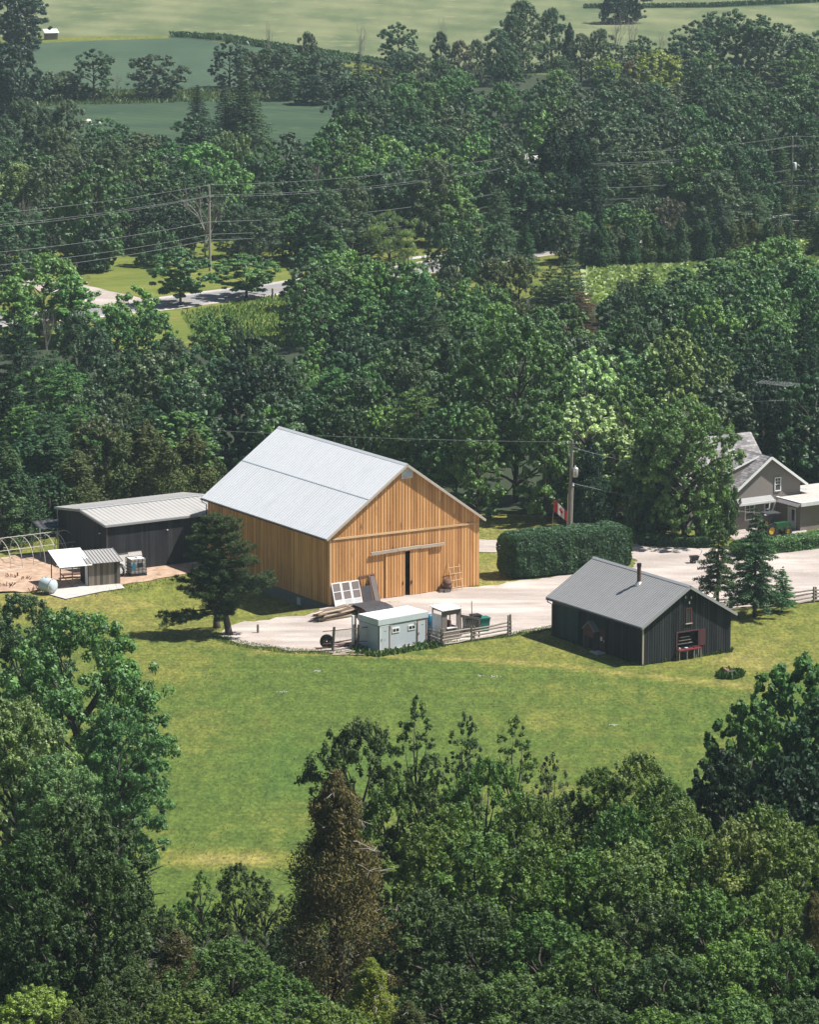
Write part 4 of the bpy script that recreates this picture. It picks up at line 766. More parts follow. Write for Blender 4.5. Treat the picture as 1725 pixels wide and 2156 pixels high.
for z in np.arange(11.02, 11.72, .1): v.prism([(7.72, -.10, z), (7.72, -.065, z+.08), (7.72, -.062, z)], (.44, 0, 0)); v.prism([(8.22, -.10, z), (8.22, -.065, z+.08), (8.22, -.062, z)], (.46, 0, 0))
vo_ = v.build('louvre_vent', 'white_paint', barn)
MB().box(7.62, 7.69, -.11, 0, 10.9, 11.82).box(8.71, 8.78, -.11, 0, 10.9, 11.82).box(7.69, 8.71, -.11, 0, 10.9, 10.975).box(7.69, 8.71, -.11, 0, 11.755, 11.82).box(8.18, 8.22, -.112, 0, 10.975, 11.755).build('frame', 'white_paint', vo_)
MB().box(-.03, .10, -.08, .0, .05, BE-.05).build('corner_board', 'pine_trim', barn)
MB().box(-.02, 1.0-.1, 5.2, 5.8, -.9, -.25).build('vent_hatch', 'concrete', barn)
def bl(u, v, z=0, b=(-7.18, 352.72, BA)):              # barn frame to world
    c, s = math.cos(b[2]), math.sin(b[2]); return Vector((b[0]+c*u-s*v, b[1]+s*u+c*v, z))

# the dark cabin
cabin = thing('cabin', 'near black board cabin with grey ribbed metal roof and stovepipe', 'cabin', (19.69, 329.79, 0), .574)
gabled(cabin, 9.3, 13.3, 3.6, 6.34, .38, .4, 'black_board', 'cabin_roof', 'roof_trim', .0, .25, .04, .3, .035, holes_front=[(3.6, 5.8, 1.05, 2.35)])
gutter(cabin, -.47, -.3, 13.6, 3.28, 13.4)
MB().box(-.05, .07, -.075, .03, 0, 3.5).build('corner_board', 'grey_rail', cabin)
cp = (9.3/2-1.15, 5.4); cz = 6.34-1.15*.59
ch = MB(); ch.tube([(cp[0], cp[1], cz-.2), (cp[0], cp[1], cz+1.55)], .17, 12, .3); o = ch.build('stovepipe', 'rust', cabin)
MB().tube([(cp[0], cp[1], cz+1.5), (cp[0], cp[1], cz+1.8)], .2, 12, .1).build('cap', 'dark_trim', o)
MB().tube([(cp[0], cp[1], cz-.12), (cp[0], cp[1], cz+.2)], [.42, .2], 12, .9).build('flashing', 'steel', o)
w = MB(); w.box(4.55, 5.02, -.05, .02, 3.15, 4.35); w = w.build('window', 'glass', cabin)
MB().box(4.47, 4.55, -.09, 0, 3.1, 4.42).box(5.02, 5.1, -.09, 0, 3.1, 4.42).box(4.55, 5.02, -.09, 0, 4.35, 4.42).box(4.76, 4.80, -.07, 0, 3.15, 4.35).build('frame', 'red_dull', w)
MB().box(4.43, 5.14, -.13, 0, 3.02, 3.095, .5).build('sill', 'grey_rail', w)
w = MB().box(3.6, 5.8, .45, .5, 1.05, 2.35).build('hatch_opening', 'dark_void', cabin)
MB().box(3.48, 3.6, -.1, .02, 1.0, 2.45).box(5.8, 5.92, -.1, .02, 1.0, 2.45).box(3.6, 5.8, -.1, .02, 2.35, 2.45).build('frame', 'red_dull', w)
MB().box(5.95, 6.55, -.09, -.055, 1.0, 2.4).build('shutter', 'red_dull', cabin)
for a, b in ((4.35, 5.35), (4.95, 5.25), (4.75, 4.85)): MB().tube([(a, -.06, b), (a, -.16, b), (a, -.16, b+.16)], [.03, .07, .05], 6).build('insulator', 'white_paint', cabin)
s_ = MB()
for i in range(3): s_.box(3.75+.1*i, 5.3-.15*i, .02, .4, 1.32+.28*i, 1.35+.28*i, .6)
s_.build('shelf', 'weather_board', cabin)
# door with its hood, and the teal sliding door, on the shaded side
d = MB().box(-.07, 0, 5.35, 6.3, .05, 2.05, .2).build('door', 'red_dull', cabin)
MB().box(-.1, -.075, 5.72, 6.02, 1.0, 1.35, .9).build('notice', 'white_dirty', d)
MB().box(-.105, -.07, 5.45, 5.52, .95, 1.1, .4).build('handle', 'steel', d)
hd = MB(); hd.prism([(-.65, 6.2, 1.75), (-.65, 7.05, 2.5), (-.65, 7.05, 2.56), (-.65, 6.1, 1.75)], (.64, 0, 0)); hd.prism([(-.65, 7.05, 2.5), (-.65, 7.9, 1.75), (-.65, 8.0, 1.75), (-.65, 7.05, 2.56)], (.64, 0, 0))
hd = hd.build('door_hood', 'cabin_roof', cabin)
MB().prism([(-.58, 6.3, 1.72), (-.58, 7.8, 1.72), (-.58, 7.05, 2.44)], (.03, 0, 0)).box(-.58, -.55, 6.3, 7.8, 1.2, 1.715).build('hood_front', 'red_dull', hd)
for y in (6.28, 7.74): MB().box(-.58, 0, y, y+.08, .0, 1.74).build('side_panel', 'weather_board', hd)
MB().box(-.9, -.1, 5.2, 6.5, -.03, .1).build('step', 'concrete', cabin)
t = MB(); strips(t, 'v', -.06, 9.3, 12.4, -1, .1, lambda a: 2.9, .3, batten=0); t.build('sliding_door', 'teal_board', cabin)
MB().box(-.16, -.05, 9.0, 12.9, 2.95, 3.08).build('door_rail', 'dark_trim', cabin)
def lc(b):
    return lambda u, v, z=0: Vector((b[0]+math.cos(b[2])*u-math.sin(b[2])*v, b[1]+math.sin(b[2])*u+math.cos(b[2])*v, z))
cl = lc((19.69, 329.79, .574))
tb = thing('table', 'narrow red topped table standing against the dark cabin gable', 'table', cl(3.45, -.55), .574)
MB().box(0, 2.4, -.02, .42, .86, .95, .6).build('table_top', 'red_paint', tb)
for x, y in ((.04, .02), (.86, .02), (1.6, .02), (2.32, .02), (.04, .36), (2.32, .36)): MB().box(x, x+.045, y, y+.045, 0, .858).build('leg', 'grey_rail', tb)
for i, (x, hgt, m, nm, lab) in enumerate(((.18, .2, 'white_dirty', 'jug', 'white jug at the left end of the red table'), (1.75, .09, 'red_paint', 'crate', 'shallow red crate at the right end of the red table'), (.9, .12, 'white_dirty', 'bowl', 'dull white bowl in the middle of the red table'))):
    p = cl(3.45+x, -.35, .95); o = thing(nm, lab, nm, p, .574)
    if nm == 'crate': k = MB().box(0, .5, 0, .25, 0, .02).box(0, .5, -.02, 0, 0, hgt).box(0, .5, .25, .27, 0, hgt).box(-.02, 0, 0, .25, 0, hgt).box(.5, .52, 0, .25, 0, hgt)
    else: k = MB().tube([(0, 0, 0), (0, 0, hgt*.6), (0, 0, hgt)], [.05, .09, .06 if nm == 'jug' else .15], 10)
    k.build(nm+'_body', m, o)
# the long dark shed
shed = thing('shed', 'long low dark board shed with pale metal roof left of the barn', 'shed', (-28.26-10*math.sin(.553), 366.84+10*math.cos(.553), 0), .553-math.pi/2)
gabled(shed, 10, 13.4, 4.6, 5.2, .25, .3, 'dark_board', 'shed_roof', 'roof_trim', 0, .24, .0, .5, .02, holes_front=[(7.3, 8.5, 0, 2.1)])
MB().box(9.93, 10.06, -.08, .04, 0, 4.5).build('corner_board', 'weather_board', shed)
MB().tube([(-.05, -.1, 4.5), (-.05, -.1, .1)], .05, 6).build('downspout', 'hoop_steel', shed)
MB().box(8.6, 8.7, -.15, -.02, 3.5, 3.62).build('lamp', 'white_paint', shed); MB().box(10.03, 10.15, 6.3, 6.4, 3.4, 3.5).build('lamp', 'white_paint', shed)
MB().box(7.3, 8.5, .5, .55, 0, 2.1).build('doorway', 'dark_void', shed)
sl_ = lambda u, v, z=0: lc((-28.26-10*math.sin(.553), 366.84+10*math.cos(.553), .553-math.pi/2))(u, v, z)
# ------------------------------------------------------------------ the pale blue office box
ox = thing('portable_office', 'pale blue flat roofed portable office with two doors at the yard edge', 'portable office', (-2.66, 334.95, 0), .66)
W_, L_, H_ = 5.3, 2.8, 2.76
MB().box(0, W_, 0, L_, .0, 2.2).build('body', 'blue_panel', ox)
MB().box(-.07, W_+.07, -.07, L_+.07, 2.26, 2.74).build('roof_band', 'blue_band', ox)
MB().box(-.02, W_+.02, -.02, L_+.02, 2.203, 2.257).build('shadow_gap', 'dark_trim', ox)
rf = MB().box(-.04, W_+.04, -.04, L_+.04, 2.743, 2.80, .5).build('roof', 'white_roof', ox)
for i in range(1, 5): MB().box(W_*i/5-.02, W_*i/5+.02, 0, L_, 2.803, 2.825).build('seam', 'white_dirty', rf)
for x0, x1, m in ((.2, 1.1, 1), (4.25, 5.1, 0)):
    d = MB().box(x0, x1, -.05, 0, .08, 2.1, .5).build('door', 'blue_panel', ox)
    MB().box(x1-.001, x1+.1, -.07, -.001, .05, 2.16).build('door_post', 'rust', d)
    MB().box(x0-.1, x0-.002, -.06, -.001, .05, 2.16).box(x0-.1, x1+.1, -.06, -.001, 2.105, 2.17).build('frame', 'white_paint' if m else 'rust', d)
    MB().box(x0+.08, x0+.14, -.11, -.052, .95, 1.1).build('handle', 'steel', d)
    MB().box(x0+.35, x0+.6, -.056, -.051, 1.68, 1.72).build('sign', 'dark_trim', d)
for x0 in (1.45, 3.2):
    w = MB().box(x0, x0+.82, -.05, 0, 1.4, 1.85).build('window', 'white_paint', ox)
    for k in (0, 1): MB().box(x0+.09+k*.35, x0+.38+k*.35, -.056, -.051, 1.5, 1.75).build('pane', 'glass', w)
for x0 in (1.35, 4.0): MB().tube([(x0, -.02, 2.02), (x0, -.12, 2.0)], [.05, .09], 8).build('lamp', 'white_paint', ox)
MB().box(-.03, .06, -.03, .0, 0, 2.2).build('corner_trim', 'dark_trim', ox)
ol = lc((-2.66, 334.95, .66))
# white post behind it
p = G(741, 1352); pw = thing('post', 'tall white and brown post behind the blue portable office', 'post', ol(-.15, 3.3), .6)
MB().box(-.18, 0, -.1, .1, 0, 2.6).build('white_board', 'white_paint', pw); MB().box(.003, .2, -.09, .09, 0, 2.6).build('brown_board', 'rust', pw)
# kiosk
kk = thing('kiosk', 'small white topped kiosk with an open hatch right of the blue office', 'kiosk', G(931, 1352), .62)
c = MB()
KW, KL, KH = 1.95, 1.5, 2.75
for x in (0, KW-.09):
    for y in (0, KL-.09): c.box(x, x+.09, y, y+.09, 0, KH)
for y in (.02, KL-.07): c.box(.05, KW-.05, y, y+.05, KH-.1, KH-.02)
for x in (.02, KW-.07): c.box(x, x+.05, .05, KL-.05, KH-.1, KH-.02)
c.build('frame', 'brown_panel', kk)
MB().box(.09, KW-.09, 0, .05, 0, 1.15).box(.09, .55, 0, .05, 1.15, 2.3).box(1.55, KW-.09, 0, .05, 1.15, 2.3).box(.09, KW-.09, 0, .05, 2.3, KH-.01).build('front_panel', 'brown_panel', kk)
MB().box(.0, .04, .09, KL-.09, .1, 2.35).build('side_panel', 'white_dirty', kk)
MB().box(KW-.04, KW, .09, KL-.09, 0, 1.1).build('side_panel', 'brown_panel', kk)
MB().prism([(-.12, -.2, KH), (KW+.12, -.2, KH), (KW+.12, KL+.2, KH+.12), (-.12, KL+.2, KH+.12)], (0, 0, .07), .6).build('roof', 'white_roof', kk)
MB().box(.5, 1.6, -.1, .3, 1.1, 1.15).build('counter', 'white_paint', kk)
MB().box(.6, 1.5, .7, 1.3, .1, 1.6).build('back_board', 'rust', kk)
bb = thing('barrel', 'blue plastic barrel between the portable office and the kiosk', 'barrel', G(905, 1343)+Vector((0, 1.2, 0)))
MB().tube([(0, 0, 0), (0, 0, .1), (0, 0, .6), (0, 0, 1.2), (0, 0, 1.7), (0, 0, 1.8)], [.28, .33, .36, .36, .33, .27], 14, .5).build('drum', 'blue_plastic', bb, True)
MB().ring((0, 0, .65), (0, 0, 1), .355, .38, .06).ring((0, 0, 1.2), (0, 0, 1), .355, .38, .06).build('hoop', 'blue_plastic', bb)

# ------------------------------------------------------------------ split rail fence pieces
def rail_fence(name, label, P0, n_rails=4, hgt=1.25, tall=None, rz=0):
    f = thing(name, label, 'rail fence', P0[0])
    o = P0[0]
    for i, p in enumerate(P0):
        q = p-o; b = MB()
        hh = (tall or {}).get(i, hgt+random.uniform(0, .25))
        for s in (-1, 1): b.tube([q+Vector((.1*s, .12*s, -.2)), q+Vector((.1*s+random.uniform(-.03, .03), .1*s, hh*random.uniform(.9, 1.05)))], [.12, .09], 6)
        b.build('post', 'post_wood', f)
    for p, q in zip(P0, P0[1:]):
        for k in range(n_rails):
            z = .18+k*(hgt-.3)/(n_rails-1); a = p-o+Vector((0, 0, z+random.uniform(-.05, .05))); b = q-o+Vector((0, 0, z+random.uniform(-.05, .05)))
            d = (b-a).normalized()*.25; m = (a+b)/2+Vector((random.uniform(-.05, .05), random.uniform(-.05, .05), random.uniform(-.07, .03)))
            MB().tube([a-d, a.lerp(m, .5), m, m.lerp(b, .5)+Vector((0, 0, .03)), b+d], [.07, .085, .08, .085, .06], 5, random.uniform(.5, 1)).build('rail', 'post_wood', f)
    return f
rail_fence('rail_fence', 'weathered split rail fence from the kiosk to the cabin side', [G(902, 1349), G(932, 1360), G(996, 1350), G(1073, 1337)], tall={3: 1.9})
rail_fence('rail_fence', 'weathered split rail fence behind the three spruces', [G(1540, 1286), G(1590, 1282), G(1650, 1276), G(1717, 1268), G(1790, 1262)], tall={3: 1.55})
# gate frame of wood with wire mesh right of the kiosk
gp = G(974, 1350)
lf = thing('wooden_gate', 'leaning wooden frame with wire mesh right of the kiosk', 'gate', gp+Vector((-.1, 1.0, 0)), .3)
MB().tube([(0, 0, 0), (-.05, 0, 2.9)], .05, 6).build('post', 'post_wood', lf); MB().tube([(1.65, 0, 0), (1.62, 0, 1.6)], .08, 6).build('post', 'post_wood', lf)
MB().beam((-.05, 0, 2.05), (1.75, 0, 1.6), .09, .2).build('top_beam', 'post_wood', lf)
MB().beam((.1, 0, .9), (1.5, 0, .25), .08, .12).beam((1.0, -.02, .1), (1.6, -.02, .9), .08, .1).build('brace', 'weather_board', lf)
m = MB()
for i in range(9): m.beam((.05+i*.17, .03, .4), (.25+i*.17, .03, 1.6), .014, .014); m.beam((.25+i*.17, .035, .4), (.05+i*.17, .035, 1.6), .014, .014)
m.build('wire_mesh', 'steel', lf)
def bin_(loc, lab, m, w=.62, d=.7, hh=1.05, rz=.4):
    t = thing('bin', lab, 'bin', loc, rz); b = MB()
    b.prism([(-w*.42, -d*.42, .08), (w*.42, -d*.42, .08), (w*.42, d*.42, .08), (-w*.42, d*.42, .08)], (0, 0, .05), .4)
    b.pts8([(-w*.42, -d*.42, .13), (w*.42, -d*.42, .13), (w*.42, d*.42, .13), (-w*.42, d*.42, .13), (-w/2, -d/2, hh), (w/2, -d/2, hh), (w/2, d/2, hh), (-w/2, d/2, hh)], .5); b.build('tub', m, t)
    MB().prism([(-w*.55, -d*.57, hh+.005), (w*.55, -d*.57, hh+.005), (w*.55, d*.55, hh+.005), (-w*.55, d*.55, hh+.005)], (0, 0, .07), .4).build('lid', m, t)
    MB().tube([(-w*.5, d*.6, hh-.03), (w*.5, d*.6, hh-.03)], .03, 6).build('handle', m, t)
    for s in (-1, 1): MB().ring((s*w*.4, d*.42, .1), (1, 0, 0), .03, .1, .05, 12).build('wheel', 'tyre', t)
bin_(G(986, 1338)+Vector((0, 1.2, 0)), 'left black wheeled bin by the rail fence', 'black_plastic', .75, .8, 1.3); bin_(G(1002, 1336)+Vector((0, 1.2, 0)), 'right black wheeled bin by the rail fence with a pale sticker', 'black_plastic', .8, .8, 1.45)
bin_(G(1016, 1336)+Vector((.1, 1.3, 0)), 'green bin beside the black bins at the rail fence', 'green_plastic', .95, .9, 1.2)
t = thing('post', 'thin brown stake standing up behind the black bins', 'post', G(994, 1326)); MB().tube([(0, 0, -.2), (0, 0, 1.2), (-.03, 0, 2.6)], [.05, .045, .035], 6).build('stake', 'rust', t)

# ------------------------------------------------------------------ chain link gate and trailer left of the office
cg = thing('chain_link_gate', 'chain link gate panel on two dark posts left of the blue office', 'gate', G(700, 1372), .42)
for x in (0, 2.3): MB().tube([(x, 0, -.2), (x+.18, 0, 2.15)], .12, 7, 0.).build('post', 'post_wood', cg)
MB().tube([(-.9, -.02, 1.85), (3.4, -.02, 1.85)], .04, 6).tube([(-.9, -.02, .75), (3.3, -.02, .62)], .035, 6).build('top_rail', 'rust', cg)
m = MB()
for i in range(26): x = -.1+i*.13; m.beam((x, .04, .8), (x+.4, .04, 1.83), .02, .012); m.beam((x+.4, .055, .8), (x, .055, 1.83), .02, .012)
m.build('wire_mesh', 'steel', cg)
tr = thing('trailer', 'rusty low trailer frame with one upright wheel beside the gate', 'trailer', G(694, 1367)+Vector((-.1, .4, 0)), .3)
MB().ring((-.15, 0, .62), (.35, 1, 0), .28, .6, .28, 26, .4).build('wheel', 'tyre', tr); MB().ring((-.15, 0, .62), (.35, 1, 0), .05, .27, .1, 16).build('rim', 'rust', tr)
MB().tube([(-.2, -.2, .3), (.3, 1.2, .3)], .05).beam((-1.2, -.3, .13), (1.9, .1, .13), .12, .1).beam((.2, -.6, .2), (3.5, .9, .4), .1, .1).beam((.5, .9, .2), (3.4, 1.3, .4), .1, .1).build('chassis', 'rust', tr)
for i, (X, Y, l, a) in enumerate(((700, 1380, 1.4, .1), (716, 1376, 1.1, .5), (738, 1380, 1.2, -.1), (728, 1366, 1.6, .3))):
    o = thing('scrap_board', ['split board lying lowest at the lawn edge by the trailer', 'short board lying left of the blue office corner', 'pale board lying in the weeds by the blue office', 'board lying under the chain link gate'][i], 'board', G(X, Y), a)
    MB().beam((0, 0, .06), (l, 0, .08), .18, .06).build('plank', 'plank', o); MB().beam((.1, .1, .12), (l*.8, .2, .14), .1, .05).build('batten', 'plank', o)

# ------------------------------------------------------------------ things leaning on the barn
for i, (u, lab) in enumerate(((.15, 'leftmost of three white storm door frames leaning on the barn'), (1.14, 'middle of three white storm door frames leaning on the barn'), (2.13, 'rightmost of three white storm door frames leaning on the barn'))):
    t = thing('storm_door', lab, 'storm door', bl(u, -.68, .02), BA, 'storm doors leaning on the barn'); t.rotation_euler = (R(-17), R(-1.5), BA)
    f = MB(); Wd, Hd = .95, 2.15
    f.box(0, .1, -.03, .03, 0, Hd).box(Wd-.1, Wd, -.03, .03, 0, Hd).box(.1, Wd-.1, -.03, .03, Hd-.11, Hd).box(.1, Wd-.1, -.03, .03, 1.27, 1.33).box(.1, Wd-.1, -.03, .03, .50, .58)
    f.build('frame', 'white_paint', t); MB().box(.1, Wd-.1, -.02, .02, 0, .499).build('kick_panel', 'white_dirty', t)
    MB().box(.1, Wd-.1, -.006, .006, .581, 1.269).box(.1, Wd-.1, -.006, .006, 1.331, Hd-.111).build('screen', 'brown_panel', t)
t = thing('door', 'dark framed screen door leaning on the barn beside the white ones', 'door', bl(3.15, -.75, 0), BA); t.rotation_euler = (R(-16), R(-2), BA)
MB().box(0, .08, -.04, .04, 0, 2.5).box(1.5, 1.58, -.04, .04, 0, 2.5).box(.08, 1.5, -.04, .04, 2.42, 2.5).box(.95, 1.15, -.04, .04, 0, 2.419).build('frame', 'rust', t); MB().box(.08, .95, -.02, .02, .02, 1.55).build('lower_panel', 'tarp', t)
t = thing('board', 'wide weathered grey board leaning on the barn right of the dark door', 'board', bl(4.3, -.85, 0), BA); t.rotation_euler = (R(-17), R(-4), BA)
MB().box(0, .5, -.03, .03, 0, 2.4, .4).build('panel', 'brown_panel', t); MB().box(.503, .54, -.04, .04, 0, 2.45).build('edge', 'rust', t)
lt = thing('ladder', 'pale wooden trellis ladder leaning on the barn right of the doors', 'ladder', bl(12.6, -.9, 0), BA); lt.rotation_euler = (R(-17), 0, BA)
for x in (0, .55, 1.12): MB().tube([(x+.1*(x == 0), 0, 0), (x, 0, 2.5+.2*(x == 0))], .03, 6, .9).build('rail', 'pine_trim', lt)
for z in (.35, 1.0, 1.6, 2.2): MB().tube([(-.1, -.04, z), (1.3, -.04, z+.05)], .026, 6, .8).build('rung', 'pine_trim', lt)
t = thing('barrel', 'dark rusted barrel beside the trellis ladder at the barn', 'barrel', bl(12.25, -.55, 0)); MB().tube([(0, 0, 0), (0, 0, .5), (0, 0, 1.15)], [.36, .4, .37], 14).build('drum', 'rust', t, True)
MB().ring((0, 0, .4), (0, 0, 1), .39, .42, .05).ring((0, 0, .8), (0, 0, 1), .39, .42, .05).build('hoop', 'dark_trim', t)
for i, (u, v_) in enumerate(((11.3, -.8), (11.65, -1.05))):
    t = thing('block', ['left dark stone block at the foot of the barn doors', 'right paler stone block at the foot of the barn doors'][i], 'block', bl(u, v_, 0), .4); MB().box(0, .55, 0, .3, 0, .25, .2+.5*i).build('block_body', 'brown_panel', t); MB().box(.05, .45, .05, .25, .252, .32).build('brick', 'rust', t)
t = thing('post', 'short lone wooden stub post at the left end of the gravel', 'post', G(543, 1333)); MB().tube([(0, 0, -.2), (0, 0, .75), (0, 0, .8)], [.11, .10, .04], 8).build('stub', 'post_wood', t)
for i in range(3):
    t = thing('board', ['left flat board on the gravel before the barn doors', 'middle flat board on the gravel before the barn doors', 'right flat board on the gravel before the barn doors'][i], 'board', bl(4.6+i*.7, -1.5-.35*i, .05), BA+.2*i); MB().box(0, 1.3, 0, .16, 0, .04, .8).build('plank', 'plank', t)

# lumber pile: every board is one thing
random.seed(21)
lp0 = G(668, 1304); n = 0
base = G(682, 1311); ed = Vector((math.cos(.75), math.sin(.75), 0)); nd = Vector((-ed.y, ed.x, 0))
plk = None
for lay in range(7):
    for k in range(5 if lay < 5 else 4):
        L = random.uniform(2.6, 4.3); s = random.uniform(-.35, .6); off = k*.27+random.uniform(-.08, .08)
        p = base+ed*s+nd*(off+.1)+Vector((0, 0, .08+lay*.125+random.uniform(-.01, .03)))
        if plk is None:
            plk = thing('plank', 'rough split plank in the loose lumber pile before the barn', 'plank', p, .75, 'planks of the lumber pile')
            MB().beam((0, 0, 0), (1, 0, 0), 1, 1, .5).build('board', 'plank', plk)
            pl = plk; bd = [MB().beam((0, 0, 0), (1, random.uniform(-.3, .3), random.uniform(-.3, .3)), 1, 1, a) for a in (0, .25, .5, .75, 1)]
            meshes = []
            for b_ in bd:
                q = b_.build('board', 'plank'); meshes.append(q.data); bpy.data.objects.remove(q)
        else: pl = copy_tree(plk)
        pl.children[0].data = random.choice(meshes)
        pl.location = p; pl.rotation_euler = (random.uniform(-.15, .15), random.uniform(-.045, .045), .75+random.uniform(-.13, .13)); pl.scale = (L, random.uniform(.14, .28), random.uniform(.07, .11))
# stacked firewood with its black cover
ed = Vector((math.cos(.53), math.sin(.53), 0)); nd = Vector((-ed.y, ed.x, 0)); wb = G(773, 1305); lg = None
for row in range(5):
    for k in range(17):
        p = G(773, 1305)+ed*(k*.145+.07*(row % 2)+.1)+Vector((0, 0, .09+row*.135))
        if lg is None:
            lg = thing('log', 'split firewood log with a pale end, stacked under the black cover', 'log', p, .53, 'logs of the covered stack')
            MB().tube([(0, 0, 0), (0, .42, 0)], .066, 6, .1).build('bark_side', 'bark', lg); MB().tube([(0, -.006, 0), (0, .004, 0)], .055, 6, .8).build('cut_end', 'log_end', lg); q = lg
        else: q = copy_tree(lg)
        q.location = p+Vector((0, 0, random.uniform(-.01, .01)))-nd*random.uniform(0, .08); q.rotation_euler = (0, random.uniform(-.5, .5), .53); s = random.uniform(.85, 1.15); q.scale = (s, 1, s)
t = thing('pallet_stack', 'dark rubble filled stack body under the black cover', 'pallet', G(773, 1305)+nd*.45, .53)
MB().box(.05, 2.55, 0, 2.6, 0, .74, .2).build('core', 'rust', t)
for k in range(6): MB().box(-.02, .05, .1+k*.42, .4+k*.42, .1+.1*(k%3), .3+.1*(k%3)).build('slat', 'weather_board', t)
cv = thing('cover', 'black ribbed roofing cover lying over the firewood stack', 'cover', G(773, 1305)+Vector((0, 0, .80)), .53); c_ = MB()
g_ = 14
P_ = [[Vector((-.12+2.9*i/g_, -.15+3.3*j/6, .12*math.sin(3.14*j/6)+.03*noise.noise((i*.7, j*.8, 2))-(.12 if j in (0,) else 0))) for j in range(7)] for i in range(g_+1)]
for i in range(g_):
    for j in range(6): a, b, c, d = P_[i][j], P_[i+1][j], P_[i+1][j+1], P_[i][j+1]; u = Vector((0, 0, .04)); c_.pts8([a, b, c, d, a+u, b+u, c+u, d+u], .3+.1*(j % 2))
c_.build('sheet', 'tarp', cv)
# ------------------------------------------------------------------ hedges
def hedge(label, x, y, rz, L, D_, H_, tone, size=.16, dens=1500, topc=None, seed=5):
    rng = np.random.default_rng(seed); r = thing('hedge', label, 'hedge', (x, y, 0), rz)
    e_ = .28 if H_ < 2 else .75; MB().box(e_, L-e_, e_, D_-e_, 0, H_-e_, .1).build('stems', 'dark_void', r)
    n = int((2*(L+D_)*H_+L*D_)*dens/10); face = rng.random(n); A = [L*H_, L*H_, D_*H_, D_*H_, L*D_]; A = np.cumsum(A)/sum(A); fi = np.searchsorted(A, face)
    a, b = rng.random(n), rng.random(n); Pp = np.zeros((n, 3)); Nn = np.zeros((n, 3))
    for k, (f, nn) in enumerate(((lambda a, b: np.stack([a*L, 0*a, b*H_], 1), (0, -1, 0)), (lambda a, b: np.stack([a*L, 0*a+D_, b*H_], 1), (0, 1, 0)), (lambda a, b: np.stack([0*a, a*D_, b*H_], 1), (-1, 0, 0)), (lambda a, b: np.stack([0*a+L, a*D_, b*H_], 1), (1, 0, 0)), (lambda a, b: np.stack([a*L, b*D_, 0*a+H_], 1), (0, 0, 1)))):
        s = fi == k; Pp[s] = f(a[s], b[s]); Nn[s] = nn
    c0 = np.array([L/2, D_/2, H_/2]); e = (Pp-c0)/c0; rr = .9                       # round the corners and edges a little
    ln = (np.abs(e)**7).sum(1)**(1/7); Pp = c0+e/ln[:, None]*c0
    bump = np.array([noise.noise((p[0]*.9, p[1]*.9, p[2]*.9))*.20+noise.noise((p[0]*3, p[1]*3, p[2]*3))*.10 for p in Pp])
    Pp = Pp+Nn*bump[:, None]-Nn*(rng.random(n)**2*.25)[:, None]; Pp[:, 2] = np.maximum(Pp[:, 2], .08)
    M = unit(Nn*.9+np.array([0, 0, .35])+.8*unit(rng.normal(size=(n, 3)))); T_ = unit(np.cross(M, rng.normal(size=(n, 3)))); B_ = np.cross(M, T_); s = (size*(.5+rng.random(n)))[:, None]
    V = np.stack([Pp-T_*s/2, Pp+B_*s*.3, Pp+T_*s/2, Pp-B_*s*.3], 1)
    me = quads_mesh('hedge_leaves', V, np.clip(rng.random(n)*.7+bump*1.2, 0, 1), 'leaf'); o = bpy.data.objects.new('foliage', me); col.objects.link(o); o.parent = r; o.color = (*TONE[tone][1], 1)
    return r
a_, b_ = G(1076, 1224), G(1338, 1198)
hedge('tall clipped box shaped cedar hedge in front of the flag', a_.x, a_.y, math.atan2(b_.y-a_.y, b_.x-a_.x), (b_-a_).length, 3.6, 4.15, 'dark', .17, 3200)
a_, b_ = G(1560, 1176), G(1800, 1148)
hedge('low clipped hedge in front of the grey house garage', a_.x, a_.y, math.atan2(b_.y-a_.y, b_.x-a_.x), (b_-a_).length, 2.4, 1.35, 'mid', .15, 2600, seed=6)
a_, b_ = G(1342, 1150), G(1500, 1156)
hedge('low dark hedge shape standing in for tree shadow left of the spruces', a_.x, a_.y, math.atan2(b_.y-a_.y, b_.x-a_.x), (b_-a_).length, 1.5, 1.0, 'dark', .15, 2400, seed=8)  # hedge shape added in place of the big tree's shadow on the lawn

# ------------------------------------------------------------------ flag and farm pole
fp = G(1161, 1150); fl = thing('flag', 'red and white maple leaf flag flying from a thin pole behind the hedge', 'flag', fp)
top = atY(1167, 1050, fp.y).z
MB().tube([(0, 0, 0), (.12, 0, top*.5), (.28, 0, top)], [.05, .045, .03], 8, .8).build('pole', 'rust', fl); MB().tube([(.28, 0, top), (.28, 0, top+.12)], [.07, .03], 8).build('finial', 'hoop_steel', fl)
FW, FH = 1.75, 1.15
def fpt(u, v): return Vector((.30+u*FW*.72, -.14*math.sin(u*6.5+.4)-.25*u, top-.12-v*FH*(1-.18*u)-u*FW*.66+.05*math.sin(u*7)))
def fbuild(name, u0, u1, m, n=8):
    b = MB()
    for i in range(n):
        for j in range(5):
            ua, ub, va, vb = u0+(u1-u0)*i/n, u0+(u1-u0)*(i+1)/n, j/5, (j+1)/5; q = [fpt(ua, va), fpt(ub, va), fpt(ub, vb), fpt(ua, vb)]; t_ = Vector((0, .012, 0)); b.pts8([x-t_ for x in q]+[x+t_ for x in q], .5)
    o = b.build(name, m, fl); return o
fbuild('red_bar', 0, .25, 'flag_red'); fbuild('white_field', .2501, .7499, 'flag_white', 12); fbuild('red_bar', .75, 1, 'flag_red')
leaf = [(0, .42), (.06, .30), (.14, .34), (.12, .14), (.21, .22), (.24, .16), (.36, .18), (.32, .08), (.36, .03), (.17, -.12), (.19, -.19), (.02, -.165), (.025, -.40)]
leaf = leaf+[(-x, y) for x, y in leaf[::-1] if x > 0]
